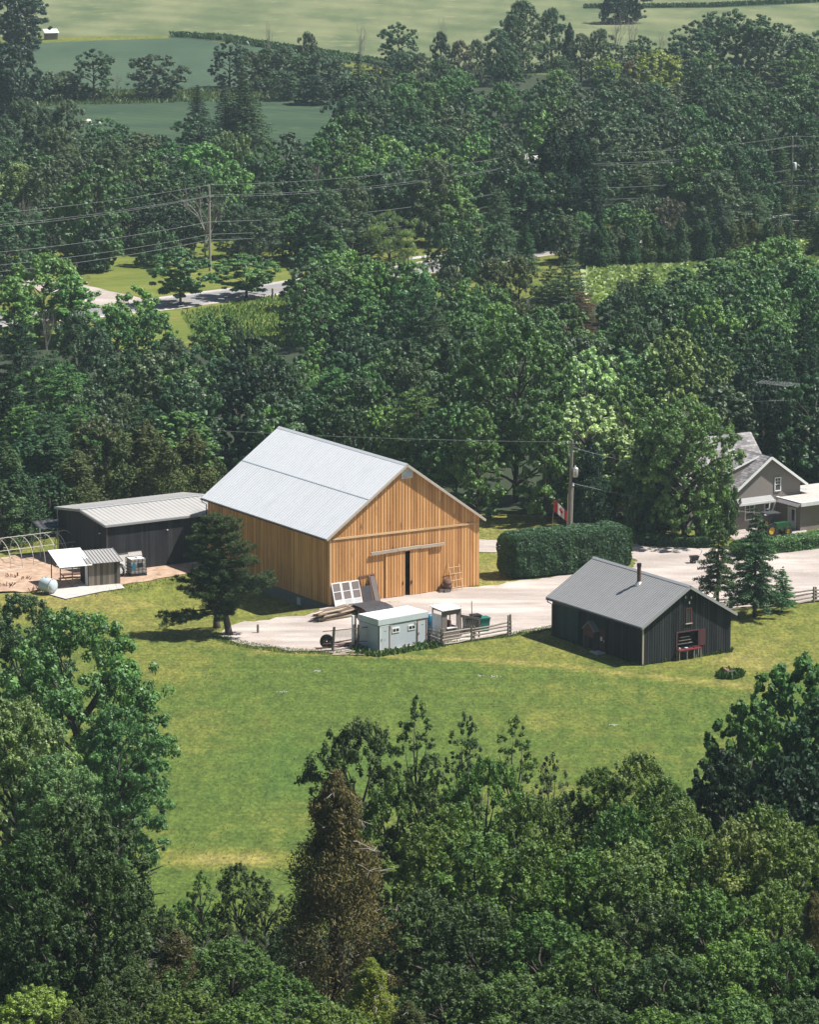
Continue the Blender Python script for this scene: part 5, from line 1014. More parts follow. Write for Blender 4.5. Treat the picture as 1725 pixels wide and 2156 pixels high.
b = MB(); n = len(leaf)
for sgn in (-1, 1):
    base_ = [fpt(.5+x*.52*.66*1.1, .5-y*.95) for x, y in leaf]; ctr = fpt(.5, .5); o_ = Vector((0, .018*sgn, 0)); b.add([p+o_ for p in base_]+[ctr+o_], [(i, (i+1) % n, n) for i in range(n)], .5)
b.build('maple_leaf', 'flag_red', fl)
bp_ = G(1198, 1152); pt = atY(1205.5, 926, bp_.y)
up_ = thing('utility_pole', 'brown utility pole with a grey transformer behind the hedge', 'utility pole', bp_)
dx = pt.x-bp_.x; HP_ = pt.z
MB().tube([(0, 0, -.3), (dx*.5, 0, HP_*.5), (dx, 0, HP_)], [.2, .175, .14], 9, .5).build('shaft', 'post_wood', up_)
def on(f, ox=0, oy=0): return Vector((dx*f+ox, oy, HP_*f))
ca = MB(); ca.tube([on(.655, .42, -.12), on(.66, .42, -.12), on(.735, .42, -.12), on(.745, .42, -.12)], [.2, .27, .27, .2], 12, .5); o = ca.build('transformer', 'steel', up_, True); MB().tube([on(.745, .38, -.12), on(.765, .38, -.12)], [.08, .05], 8).build('bushing', 'white_paint', o)
MB().tube([on(.08, .24, -.2), on(.56, .24, -.2)], .05, 8, .9).tube([on(.08, -.22, -.1), on(.5, -.22, -.1)], .035, 6, .4).build('conduit', 'steel', up_)
MB().tube([on(.575, .22, -.2), on(.605, .22, -.2)], [.12, .08], 8).build('meter', 'white_paint', up_)
MB().beam(on(.96, -.5, -.1), on(.965, .45, -.1), .09, .1).beam(on(.93, .1), on(.93, .55), .05, .05).build('crossarm', 'post_wood', up_)
for x in (-.45, .4): MB().tube([on(.97, x, -.1), on(.985, x, -.1)], [.07, .05], 8).build('insulator', 'white_paint', up_)
MB().tube([on(.86, -.3, -.1), on(.9, -.22, -.1)], .05, 6).build('cutout', 'white_paint', up_)
# ------------------------------------------------------------------ roadside poles and wires
def wire(name, label, pts, sag, r=.026, group=None):
    o = bpy.data.objects; b = MB()
    for p, q in zip(pts, pts[1:]):
        n = 14; b.tube([p.lerp(q, i/n)-Vector((0, 0, 4*sag*(i/n)*(1-i/n))) for i in range(n+1)], r, 4, .5)
    w_ = b.build(name, 'wire'); tag(w_, label, 'wire', group); return w_
PG = [G(442, 571), None, None]; 
z1 = atY(441, 392, PG[0].y).z
def pole_at(X, Yt, H_): d = ray(X, Yt); gy = (HC-H_)*d.y/-d.z; return atY(X, Yt, gy)
t2 = pole_at(1111, 325, z1); t3 = pole_at(1670, 289, z1)
PB = [Vector((PG[0].x, PG[0].y, 0)), Vector((t2.x, t2.y, 0)), Vector((t3.x, t3.y, 0))]
ext0 = PB[0]*2-PB[1]; ext3 = PB[2]*2-PB[1]
for i, p in enumerate(PB):
    u = thing('utility_pole', ['left roadside pole by the leafless tree on the far lawn', 'middle roadside pole in front of the very dark evergreens', 'right roadside pole with a pale transformer by the board fence'][i], 'utility pole', p, 0, 'roadside poles carrying the wires')
    MB().tube([(0, 0, -.3), (0, 0, z1*.5), (0, 0, z1)], [.2, .17, .13], 8, .9 if i < 2 else .3).build('shaft', 'post_wood' if i != 1 else 'grey_rail', u)
    MB().beam((0, -.1, z1-1.55), (.55, -.1, z1-1.5), .09, .1).build('bracket', 'steel', u)
    for zz in (z1+.02, z1-1.4): MB().tube([(.0 if zz > z1 else .5, -.1, zz), (.0 if zz > z1 else .5, -.1, zz+.2)], [.06, .04], 6).build('insulator', 'white_paint', u)
    if i == 2: MB().tube([(.42, -.15, z1-5.3), (.42, -.15, z1-5.2), (.42, -.15, z1-4.1), (.42, -.15, z1-4.0)], [.2, .28, .28, .2], 12, .7).build('transformer', 'white_dirty', u, True)
ALLP = [ext0, *PB, ext3]
for nm, z, ox, lab, sg in (('a', z1+.2, 0, 'topmost wire on the roadside poles', 1.0), ('b', z1-1.25, .5, 'second wire from the top on the roadside poles, rear of a pair', 1.1), ('c', z1-1.45, -.1, 'third wire from the top on the roadside poles, front of a pair', 1.25),
                           ('d', z1-5.1, .1, 'uppermost of the three low cables on the roadside poles', 1.1), ('e', z1-6.9, .1, 'middle of the three low cables on the roadside poles', 1.1), ('f', z1-7.7, .1, 'lowest of the cables strung on the roadside poles', 1.2)):
    wire('overhead_wire', lab, [p+Vector((ox, -.1, z)) for p in ALLP], sg, .022 if z > z1-4 else .026, 'wires strung along the road')
pw_ = bp_+on(.97)
wire('overhead_wire', 'thin service wire running left from the farm pole behind the barn', [pw_+Vector((-.4, 0, .1)), Vector((-60, 420, 7.5))], 1.0, .02)
wire('overhead_wire', 'upper thin wire from the farm pole to the grey house', [bp_+on(.93), atY(1700, 1030, 392)], .6, .02)
wire('overhead_wire', 'lower thin wire from the farm pole to the grey house', [bp_+on(.60), atY(1640, 1082, 386)], .5, .022)

# ------------------------------------------------------------------ left yard: hoop house, canopy shed, tank, tote
hr0 = G(166, 1183); hdv = (G(166, 1183)-G(0, 1204)).normalized(); hnv = Vector((-hdv.y, hdv.x, 0))
hp = thing('greenhouse_frame', 'bare hoop greenhouse frame of bent pipes beside the dark shed', 'greenhouse frame', hr0-hdv*13.2, math.atan2(hdv.y, hdv.x))
GW, GH = 5.0, 2.6
def hoop(x):
    return [(x, GW*.5*(1-math.cos(math.pi*k/14)), GH*math.sin(math.pi*k/14)**.75 if 0 < k < 14 else 0) for k in range(15)]
for i in range(12): MB().tube(hoop(i*1.2), .036, 6, .8, cap=False).build('hoop', 'hoop_steel', hp)
for k in (3, 7): q = hoop(0)[k]; MB().tube([(0, q[1], q[2]), (13.2, q[1], q[2]+.03)], .032, 6, .9).build('purlin', 'hoop_steel', hp)
MB().tube([(0, 0, .1), (13.2, 0, .1)], .04, 6, .9).build('base_rail', 'hoop_steel', hp); MB().tube([(0, GW, .1), (13.2, GW, .1)], .04, 6, .9).build('base_rail', 'hoop_steel', hp)
MB().tube([(12, GW*.5, GH), (12.7, GW*.35, .9), (13.2, GW*.2, 1.4)], .035, 6, .9).build('brace', 'hoop_steel', hp)
cs = thing('plank_shed', 'little shed of mixed grey planks with a ribbed tin roof', 'shed', G(186, 1236)+Vector((.0, 0, 0)), .40)
b = MB(); strips(b, 'u', 0, 0, 3.05, -1, 0, lambda a: 2.25, .28, batten=0, vr=(0, 1)); b.build('front_wall', 'weather_board', cs)
b = MB(); strips(b, 'v', 0, 0, 2.3, -1, 0, lambda a: 2.25+.15*a, .28, batten=0, vr=(0, .3)); b.build('side_wall', 'dark_board', cs)
b = MB(); strips(b, 'v', 3.05, 0, 2.3, 1, 0, lambda a: 2.25+.15*a, .28, batten=0, vr=(0, .3)); b.build('side_wall', 'dark_board', cs)
b = MB(); strips(b, 'u', 2.3, 0, 3.05, 1, 0, lambda a: 2.5, .28, batten=0, vr=(0, .3)); b.build('back_wall', 'dark_board', cs)
b = MB(); b.prism([(-.25, -.3, 2.2), (3.3, -.3, 2.2), (3.3, 2.6, 2.85), (-.25, 2.6, 2.85)], (0, 0, .04), .5)
for i in range(12): x = -.2+i*.31; b.prism([(x, -.3, 2.235), (x+.05, -.3, 2.235), (x+.05, 2.6, 2.885), (x, 2.6, 2.885)], (0, 0, .06), .1)
b.build('roof', 'shed_roof', cs)
MB().box(-.08, -.035, .1, .75, .05, 1.95, .9).build('door', 'white_dirty', cs)
cn = thing('canopy', 'open canopy with a flat white sheet roof beside the plank shed', 'canopy', G(124, 1242)+Vector((0, .2, 0)), .40)
for x, y, hh in ((.15, .1, 2.15), (2.9, .1, 2.2), (.1, 2.6, 3.0), (3.0, 2.6, 3.0), (1.3, .1, 2.2)): MB().tube([(x, y, 0), (x, y, hh)], .05, 6).build('leg', 'rust', cn)
MB().prism([(-.1, -.5, 2.1), (3.05, -.5, 2.1), (3.05, 3.0, 3.05), (-.1, 3.0, 3.05)], (0, 0, .05), .7).build('roof', 'white_roof', cn)
MB().beam((.15, .1, 1.5), (1.3, .1, .1), .06, .06).build('brace', 'rust', cn)
sheet('concrete_pad', [(88, 1249), (138, 1263), (215, 1247), (262, 1240), (250, 1228), (150, 1232)], 'concrete', .09, 0, 1.0)
tk = thing('fuel_tank', 'pale blue grey horizontal oil drum tank on short legs', 'tank', G(101, 1252), .25)
b = MB(); ax = Vector((.62, -.78, 0)); c0 = Vector((.05, .35, .82)); rr = .64
b.tube([c0-ax*.82, c0-ax*.74, c0-ax*.55, c0+ax*.55, c0+ax*.74, c0+ax*.82], [.3, .48, rr, rr, .48, .3], 18, .6); b.build('drum', 'tank_paint', tk, True)
MB().ring(c0+ax*.60, ax, rr-.06, rr+.015, .05, 24, .1).build('weld_ring', 'steel', tk)
for s in (-1, 1):
    for t_ in (-.28, .28): q = c0+ax*.45*s+Vector((ax.y, -ax.x, 0))*t_; MB().tube([(q.x, q.y, 0), (q.x, q.y, .45)], .04, 6).build('leg', 'steel', tk)
MB().tube([c0-ax*.2+Vector((0, 0, .5)), c0-ax*.2+Vector((0, 0, .78))], .06, 8).tube([c0-ax*.45+Vector((0, 0, .5)), c0-ax*.45+Vector((-.2, 0, .75))], .05, 8).build('filler_cap', 'white_dirty', tk)
ld = thing('ladder', 'aluminium ladder lying on its side under the white canopy', 'ladder', G(118, 1212)+Vector((0, 0, .55)), .33)
for z in (0, .42): MB().tube([(0, 0, z), (4.6, 0, z)], .04, 6, .9).build('rail', 'hoop_steel', ld)
for i in range(15): MB().tube([(.15+i*.31, 0, 0), (.15+i*.31, 0, .42)], .024, 5, .9).build('rung', 'hoop_steel', ld)
wb_ = thing('workbench', 'low rusty bench carrying the ladder under the canopy', 'bench', G(135, 1220), .33)
MB().box(-.3, 3.6, -.3, .3, .42, .52).build('bench_top', 'rust', wb_)
for x in (-.2, 1.6, 3.4): MB().box(x, x+.08, -.25, -.17, 0, .42).build('leg', 'rust', wb_)
for i, (X, Y, s) in enumerate(((70, 1246, .5), (78, 1243, .6), (30, 1216, .7), (52, 1222, .5), (12, 1236, .8))):
    t = thing('scrap_heap', ['rusty scrap at the left end of the pale slab', 'rusty scrap directly left of the oil tank', 'dark clump on the straw under the hoops, left one', 'dark clump on the straw under the hoops, right one', 'dark bushy clump at the left edge of the straw'][i], 'scrap', G(X, Y)); b = MB()
    for _ in range(16): a1 = Vector((random.uniform(-s, s), random.uniform(-s, s), 0)); b.beam(a1*.7, a1+Vector((random.uniform(-.3, .3), random.uniform(-.3, .3), random.uniform(.2, .75)*s)), .06, .05)
    b.build('pieces', 'rust', t)
it = thing('water_tote', 'caged white water tote on a pallet left of the pine', 'water tote', G(272, 1217)+Vector((.15, .3, 0)), .45)
TW, TD, TH = 1.55, 1.35, 1.35
MB().box(.05, TW-.05, .05, TD-.05, .28, .28+TH, .7).build('bladder', 'white_paint', it)
MB().tube([(TW/2, TD/2, .28+TH), (TW/2, TD/2, .34+TH)], .12, 10).build('lid', 'black_plastic', it)
c_ = MB()
for z in (.3, .6, .9, 1.2, 1.66):
    for a, b2 in (((0, 0), (TW, 0)), ((TW, 0), (TW, TD)), ((TW, TD), (0, TD)), ((0, TD), (0, 0))): c_.tube([(a[0], a[1], z), (b2[0], b2[1], z)], .03, 5)
for i in range(5):
    for y in (0, TD): c_.tube([(TW*i/4, y, .2), (TW*i/4, y, 1.66)], .03, 5)
    for x in (0, TW): c_.tube([(x, TD*i/4, .2), (x, TD*i/4, 1.66)], .03, 5)
for i in (1, 3): c_.tube([(TW*i/4, 0, 1.48), (TW*i/4, TD, 1.48)], .03, 5)
c_.build('cage', 'dark_trim', it)
MB().box(-.03, TW+.03, -.03, TD+.03, 0, .19).build('pallet', 'black_plastic', it)
MB().box(.62, 1.2, -.03, -.025, .85, 1.3).build('label_plate', 'black_plastic', it); MB().box(.1, .45, -.03, -.025, .7, 1.3).build('label_plate', 'blue_plastic', it)
for i, (X, Y, z) in enumerate(((250, 1214, .05), (253, 1207, .05))):
    t = thing('hose_coil', ['front coil of pipe beside the water tote', 'rear coil of pipe leaning on the concrete panel'][i], 'hose coil', G(X, Y)+Vector((0, 0, .5))); MB().ring((0, 0, 0), (.3, -.8, .5), .45, .56, .1, 22).ring((0, .1, .05), (.3, -.8, .5), .38, .46, .1, 22).build('coil', 'white_dirty' if i else 'tarp', t)
for i in range(2):
    t = thing('concrete_panel', ['left pale panel leaning on the dark shed wall', 'right pale panel leaning on the dark shed wall'][i], 'panel', sl_(10.8, .7+1.45*i, 0), .553); t.rotation_euler = (R(-24), 0, .553)
    MB().box(0, 1.42, 0, .08, 0, 1.75+.15*i, .8).build('slab', 'white_dirty' if 0 else 'concrete', t); MB().box(-.02, 1.4, -.02, .1, 1.752+.15*i, 1.9+.15*i).build('cap_board', 'weather_board', t)
t = thing('curb_beam', 'long pale timber lying along the foot of the dark shed', 'timber', sl_(11.0, 8.2, 0), .553); MB().box(0, 5.4, 0, .25, 0, .22).build('beam', 'concrete', t); MB().box(.2, 5.0, .3, .42, 0, .15).build('board', 'plank', t)
for i in range(2):
    t = thing('window_frame', ['white window frame leaning on the shed end, right one', 'thin white board leaning on the shed end, left one'][i], 'frame', sl_(8.9-i*1.2, -.6, 0), -1.0); t.rotation_euler = (0, R(12), .3)
    if i == 0: MB().box(0, .07, 0, .07, 0, 1.9).box(.6, .67, 0, .07, 0, 1.9).box(.07, .6, 0, .07, 1.8, 1.9).box(.07, .6, 0, .07, .9, .98).build('frame', 'white_paint', t)
    else: MB().box(0, .1, 0, .05, 0, 1.6).box(.4, .47, 0, .05, 0, 1.8).build('board', 'white_paint', t)
t = thing('awning', 'grey blue canvas awning sagging beside the dark shed end', 'awning', sl_(1.2, -2.6, 0), .40); b = MB()
P_ = [[Vector((4.2*i/6, 2.6*j/4, 2.9+.3*j/4-.35*math.sin(3.14*i/6)*math.sin(3.14*j/4))) for j in range(5)] for i in range(7)]
for i in range(6):
    for j in range(4): q = [P_[i][j], P_[i+1][j], P_[i+1][j+1], P_[i][j+1]]; u = Vector((0, 0, .03)); b.pts8(q+[x+u for x in q], .5)
b.build('canvas', 'tarp', t, True)
for x, y in ((0, 0), (4.2, 0), (0, 2.6), (4.2, 2.6)): MB().tube([(x, y, 0), (x, y, 3.0)], .04, 6).build('leg', 'hoop_steel', t)

# ------------------------------------------------------------------ grey house at right
hs = thing('house', 'grey brown house with shingle roofs, white trim and a flat roofed garage', 'house', (32.1, 386.6, 0), .56)
def wallq(name, pts, ext, m, par, v=None):
    return MB().prism(pts, ext, v).build(name, m, par)
Wg, Lg, Eg, Rg = 7.9, 8.0, 4.2, 6.95
wallq('gable_wall', [(0, 0, 0), (Wg, 0, 0), (Wg, 0, Eg), (Wg/2, 0, Rg-.05), (0, 0, Eg)], (0, .2, 0), 'house_siding', hs, .5)
wallq('side_wall', [(0, .2, 0), (0, Lg, 0), (0, Lg, Eg), (0, .2, Eg)], (.2, 0, 0), 'house_siding', hs, .5); wallq('side_wall', [(Wg-.2, .2, 0), (Wg-.2, Lg, 0), (Wg-.2, Lg, Eg), (Wg-.2, .2, Eg)], (.2, 0, 0), 'house_siding', hs, .5)
sl2 = (Rg-Eg)/(Wg/2)
def shroof(a, b, c, d, par=hs, th=.12, nm='roof'):
    a, b, c, d = map(Vector, (a, b, c, d)); n_ = (b-a).cross(d-a).normalized(); n_ = n_ if n_.z > 0 else -n_; m = MB(); m.prism([a, b, c, d], n_*th, .5)
    rows = max(3, int((b-a).length/.28)); L = (d-a).length; cols = max(4, int(L/.5))
    for i in range(rows):
        for j in range(cols):
            p0, p1 = a.lerp(b, i/rows), a.lerp(b, (i+.97)/rows); q0, q1 = d.lerp(c, i/rows), d.lerp(c, (i+.97)/rows); s = (j+.5*(i % 2))/cols; e = min(1, s+.96/cols)
            if s >= 1: continue
            m.prism([p0.lerp(q0, s)+n_*(th+.02), p1.lerp(q1, s)+n_*(th+.002), p1.lerp(q1, e)+n_*(th+.002), p0.lerp(q0, e)+n_*(th+.02)], n_*.012, random.random())
    return m.build(nm, 'shingle', par)
o_ = .55; og_ = .45
shroof((-o_, -og_, Eg-sl2*o_), (Wg/2, -og_, Rg), (Wg/2, Lg, Rg), (-o_, Lg, Eg-sl2*o_)); shroof((Wg+o_, -og_, Eg-sl2*o_), (Wg/2, -og_, Rg), (Wg/2, Lg, Rg), (Wg+o_, Lg, Eg-sl2*o_))
for s, xe in ((1, -o_), (-1, Wg+o_)): MB().beam((xe, -og_-.04, Eg-sl2*o_+.02), (Wg/2, -og_-.04, Rg+.02), .06, .24, .8).build('rake_trim', 'white_paint', hs)
# main block behind
M0, M1, MY0, MY1, ME, MR = -5.2, 6.1, 3.2, 10.0, 4.6, 8.15
wallq('main_wall', [(M0, MY0, 0), (M1, MY0, 0), (M1, MY0, ME), (M0, MY0, ME)], (0, .2, 0), 'house_siding', hs, .3)
wallq('main_wall', [(M0, MY0+.2, 0), (M0, MY1, 0), (M0, MY1, ME), (M0, (MY0+MY1)/2, MR-.1), (M0, MY0+.2, ME)], (.2, 0, 0), 'house_siding', hs, .3)
wallq('main_wall', [(M1-.2, MY0+.2, 0), (M1-.2, MY1, 0), (M1-.2, MY1, ME), (M1-.2, (MY0+MY1)/2, MR-.1), (M1-.2, MY0+.2, ME)], (.2, 0, 0), 'house_siding', hs, .3)
ym = (MY0+MY1)/2; sm = (MR-ME)/(ym-MY0)
shroof((M0-.5, MY0-.5, ME-sm*.5), (M0-.5, ym, MR), (M1+.5, ym, MR), (M1+.5, MY0-.5, ME-sm*.5)); shroof((M0-.5, MY1+.5, ME-sm*.5), (M0-.5, ym, MR), (M1+.5, ym, MR), (M1+.5, MY1+.5, ME-sm*.5))
MB().beam((M0-.54, MY1+.5, ME-sm*.5), (M0-.54, ym, MR), .06, .22, .8).beam((M0-.54, MY0-.5, ME-sm*.5), (M0-.54, ym, MR), .06, .22, .8).build('rake_trim', 'white_dirty', hs)
# shed dormer on the wing
shroof((-.2, 1.2, 5.55), (Wg/2-.3, 1.2, Rg-.15), (Wg/2-.3, 5.6, Rg-.15), (-.2, 5.6, 5.55), th=.1, nm='dormer_roof'); wallq('dormer_wall', [(.25, 1.45, Eg), (.25, 5.4, Eg), (.25, 5.4, 5.62), (.25, 1.45, 5.62)], (.15, 0, 0), 'house_siding', hs, .3)
wallq('dormer_wall', [(.25, 1.3, Eg), (3.2, 1.3, 6.3), (3.2, 1.3, 6.55), (.25, 1.3, 5.6)], (0, .14, 0), 'house_siding', hs, .3)
MB().beam((-.2, 1.16, 5.62), (Wg/2-.3, 1.16, Rg-.05), .05, .16, .8).build('dormer_trim', 'white_paint', hs)
ch = MB().box(-.1, .6, ym-.3, ym+.3, MR-.6, MR+.6).build('chimney', 'stone', hs); MB().tube([(.25, ym, MR+.6), (.25, ym, MR+.85)], .18, 10).build('pot', 'dark_trim', ch)
for x, y, z in ((2.9, 2.4, Rg-.45), (3.9, -.3, Rg)): MB().tube([(x, y, z), (x, y, z+.35)], .09, 8).build('roof_vent', 'dark_trim', hs)
def win(x0, x1, z0, z1, yo, par, rows=2, nm='window'):
    w = MB().box(x0, x1, yo-.04, yo-.002, z0, z1).build(nm, 'glass', par); f = MB(); t = .10
    f.box(x0-t, x0, yo-.09, yo-.003, z0-t, z1+t).box(x1, x1+t, yo-.09, yo-.003, z0-t, z1+t).box(x0, x1, yo-.09, yo-.003, z1, z1+t).box(x0, x1, yo-.11, yo-.003, z0-t, z0)
    f.box(x0, x1, yo-.075, yo-.041, (z0+z1)/2-.03, (z0+z1)/2+.03)
    if rows > 2: f.box((x0+x1)/2-.02, (x0+x1)/2+.02, yo-.07, yo-.041, (z0+z1)/2, z1).box(x0, x1, yo-.068, yo-.041, z0+(z1-z0)*.75-.02, z0+(z1-z0)*.75+.02)
    f.build('frame', 'white_paint', w); return w
win(4.75, 5.35, 3.55, 4.75, 0, hs, 3)
# porch roof band, ground floor windows, annex with door, garage
pr = MB(); pr.prism([(-.15, -.75, 2.75), (-.15, -.001, 3.15), (-.15, -.001, 2.7), (-.15, -.75, 2.62)], (4.4, 0, 0), .4); pr = pr.build('porch_roof', 'cabin_roof', hs); MB().box(-.18, 4.25, -.83, -.752, 2.58, 2.8, .9).build('fascia', 'white_dirty', pr)
win(1.15, 2.15, 1.0, 2.35, 0, hs, 3); win(3.55, 4.0, 1.25, 2.3, 0, hs, 2)
ax_ = thing('garage', 'flat roofed grey garage with open dark door joined to the grey house', 'garage', (32.1, 386.6, 0), .56)
gx = MB().box(5.2, 16, -3.6, -.003, 0, 2.75, .3).build('body', 'house_siding', ax_)
rf = MB().box(5.0, 16.3, -4.0, -.5, 2.753, 2.95, .5).box(8.5, 16.3, -.5, 3.2, 2.753, 2.95, .5).build('roof', 'concrete', ax_); MB().box(4.75, 16.3, -4.3, -4.003, 2.6, 2.98, .6).box(4.7, 4.997, -4.003, -.2, 2.6, 2.98, .6).build('fascia', 'white_dirty', rf)
MB().prism([(4.3, -4.3, 2.55), (4.69, -4.3, 2.85), (4.69, -.85, 2.85), (4.3, -.85, 2.55)], (0, 0, .06), .4).build('eave_roof', 'shingle', rf)
dd = MB().box(5.13, 5.196, -2.9, -1.7, .1, 2.2, .5).build('door', 'white_dirty', ax_); MB().box(5.11, 5.128, -2.75, -2.3, .9, 2.0).build('pane', 'glass', dd); MB().box(5.1, 5.127, -1.75, -1.68, .1, 2.25).box(5.1, 5.127, -2.97, -2.902, .1, 2.25).build('frame', 'white_paint', dd)
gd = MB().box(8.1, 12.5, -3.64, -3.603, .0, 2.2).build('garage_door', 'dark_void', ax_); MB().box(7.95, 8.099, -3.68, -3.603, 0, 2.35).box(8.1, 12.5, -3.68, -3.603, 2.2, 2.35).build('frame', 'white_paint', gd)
# tractor
tc = thing('tractor', 'dark green tractor with a flat sunshade by the house', 'tractor', G(1628, 1128), .5)
MB().box(.2, 1.7, -.35, .35, .65, 1.25).prism([(1.7, -.33, .6), (2.0, -.33, .6), (2.0, -.33, 1.0), (1.7, -.33, 1.22)], (0, .66, 0)).build('bonnet', 'tractor_green', tc)
MB().box(-.9, .2, -.55, .55, .75, .95).build('body', 'tractor_green', tc); MB().box(-.65, -.2, -.25, .25, .951, 1.15).box(-.75, -.65, -.25, .25, 1.0, 1.5).build('seat', 'yellow_paint', tc)
MB().tube([(.15, 0, 1.2), (-.05, 0, 1.5)], .03).ring((-.07, 0, 1.5), (-.4, 0, .9), .15, .19, .03).build('steering_wheel', 'black_plastic', tc)
for y in (-.55, .5): MB().tube([(-.85, y, .9), (-.85, y, 2.3)], .035, 6).build('roll_bar', 'dark_trim', tc)
MB().box(-1.1, .5, -.65, .65, 2.3, 2.37).build('sunshade', 'tarp', tc)
for x, y, r_ in ((-.6, -.68, .68), (-.6, .68, .68), (1.45, -.5, .42), (1.45, .5, .42)):
    w = MB().ring((x, y, r_), (0, 1, 0), r_*.55, r_, .3, 22).build('wheel', 'tyre', tc); MB().ring((x, y, r_), (0, 1, 0), .05, r_*.54, .12, 14).build('rim', 'yellow_paint', w)
# garden cart on the gravel
gc = thing('garden_cart', 'small black cart with a white handle on the gravel by the spruces', 'cart', G(1462, 1186), .3)
MB().pts8([(-.3, -.22, .3), (.35, -.22, .3), (.35, .22, .3), (-.3, .22, .3), (-.4, -.3, .72), (.45, -.3, .72), (.45, .3, .72), (-.4, .3, .72)], .3).build('tray', 'black_plastic', gc)
for y in (-.3, .3): MB().ring((-.1, y, .2), (0, 1, 0), .05, .2, .07, 14).build('wheel', 'tyre', gc)
MB().tube([(.4, 0, .4), (.8, 0, 1.1), (.75, -.1, 1.35)], .04, 6).tube([(.65, -.25, 1.3), (.65, .25, 1.3)], .04, 6).build('handle', 'white_paint', gc)
# aerial above the dark trees
an = thing('tv_aerial', 'big rod antenna on a mast standing out of the dark trees above the house', 'aerial', (atY(1640, 850, 402).x, 402, 0))
za = atY(1640, 805, 402).z
MB().tube([(0, 0, 0), (0, 0, za+.6)], .035, 6).build('mast', 'dark_trim', an)
b1 = MB(); b1.beam((-1.9, -.4, za+.15), (1.9, .5, za-.35), .05, .05)
for i in range(13): t_ = i/12; x = -1.9+3.8*t_; b1.tube([(x-.5-.7*t_, -.4+.9*t_-1.0, za+.15-.5*t_), (x+.4+.2*t_, -.4+.9*t_+1.0, za+.15-.5*t_)], .018, 4)
b1.build('upper_array', 'wire', an)
zb_ = atY(1640, 843, 402).z; b1 = MB(); b1.tube([(-2.3, 0, zb_-.1), (1.8, .1, zb_+.05)], .035, 5)
for i in range(9): x = -.6+i*.26; b1.tube([(x, -.5, zb_), (x+.1, .5, zb_+.03)], .018, 4)
b1.build('lower_array', 'wire', an)
# tree stump in its ring of grass
st = thing('stump', 'cut tree stump in a ring of long grass on the lawn', 'stump', G(1537, 1424)); MB().tube([(0, 0, -.2), (0, 0, .1), (0, 0, .42), (.03, 0, .5)], [.75, .66, .6, .57], 14).build('stump_body', 'rust', st)
MB().tube([(.0, 0, .5), (.0, 0, .52)], .5, 14).build('cut_face', 'bark', st)

# ------------------------------------------------------------------ far buildings and rails
wf = thing('board_fence', 'pale board fence beside the right roadside pole', 'fence', G(1640, 421))
o = G(1640, 421)
for i in range(5):
    p, q = G(1640+i*33, 424-i*4.2)-o, G(1640+(i+1)*33, 424-(i+1)*4.2)-o
    MB().beam(p+Vector((0, 0, .9)), q+Vector((0, 0, .9)), .06, 1.7, .3).build('panel', 'concrete', wf); MB().box(p.x-.09, p.x+.09, p.y-.12, p.y+.06, 0, 2.0).build('post', 'white_paint', wf)
fb = thing('shed', 'dark grey building behind the pale board fence', 'shed', G(1700, 405), .5); MB().box(0, 9, 0, 6, 0, 3.4, .4).build('body', 'tarp', fb); MB().prism([(-.3, -.3, 3.4), (-.3, 6.3, 3.4), (-.3, 3, 4.6)], (9.6, 0, 0)).build('roof', 'cabin_roof', fb)
fh = thing('house', 'white house front glimpsed between trees beyond the road', 'house', G(1235, 418), .3)
MB().box(0, 10, 0, 7, 0, 3.0, .9).build('body', 'white_paint', fh); MB().prism([(-.4, -.5, 3.0), (-.4, 7.5, 3.0), (-.4, 3.5, 5.2)], (10.8, 0, 0)).build('roof', 'shingle', fh)
for x in (1.2, 4.2, 7.4): w = MB().box(x, x+1.1, -.05, -.002, 1.0, 2.2).build('window', 'glass', fh); MB().box(x-.1, x, -.08, -.003, .9, 2.3).box(x+1.1, x+1.2, -.08, -.003, .9, 2.3).build('frame', 'white_dirty', w)
fh = thing('house', 'small pink grey roofed house behind the top of the middle pole', 'house', G(1075, 382), .4); MB().box(0, 8, 0, 6, 0, 3.0, .5).build('body', 'concrete', fh); MB().prism([(-.4, -.5, 3.0), (-.4, 6.5, 3.0), (-.4, 3, 5.0)], (8.8, 0, 0)).build('roof', 'concrete', fh)
fh = thing('farm_shelter', 'tiny pale roofed shelter by a bush on the far crop field', 'shelter', G(96, 84), .3); MB().box(0, 3, 0, 2, 0, 1.6).build('body', 'weather_board', fh); MB().prism([(-.3, -.3, 1.6), (3.3, -.3, 1.6), (3.3, 2.3, 2.4), (-.3, 2.3, 2.4)], (0, 0, .1)).build('roof', 'white_roof', fh)
gr_ = thing('guard_rail', 'white topped steel guard rail along the far road', 'guard rail', G(860, 553))
o = G(860, 553); pts = [G(860+i*52, 553-i*5.9) for i in range(17)]
for p, q in zip(pts, pts[1:]): MB().beam(p-o+Vector((0, 0, .62)), q-o+Vector((0, 0, .62)), .08, .32, .9).build('beam', 'white_paint', gr_)
for p in pts: MB().box(p.x-o.x-.08, p.x-o.x+.08, p.y-o.y+.05, p.y-o.y+.2, 0, .7).build('post', 'post_wood', gr_)
for i, (X, Y) in enumerate(((574, 632), (333, 556))):
    t = thing('post', ['dark roadside post right of the flat tiered trees', 'thin dark stake on the far lawn'][i], 'post', G(X, Y)); MB().tube([(0, 0, 0), (0, 0, 1.6), (0, 0, 1.68)], [.16, .15, .08], 7).build('stake', 'post_wood', t)
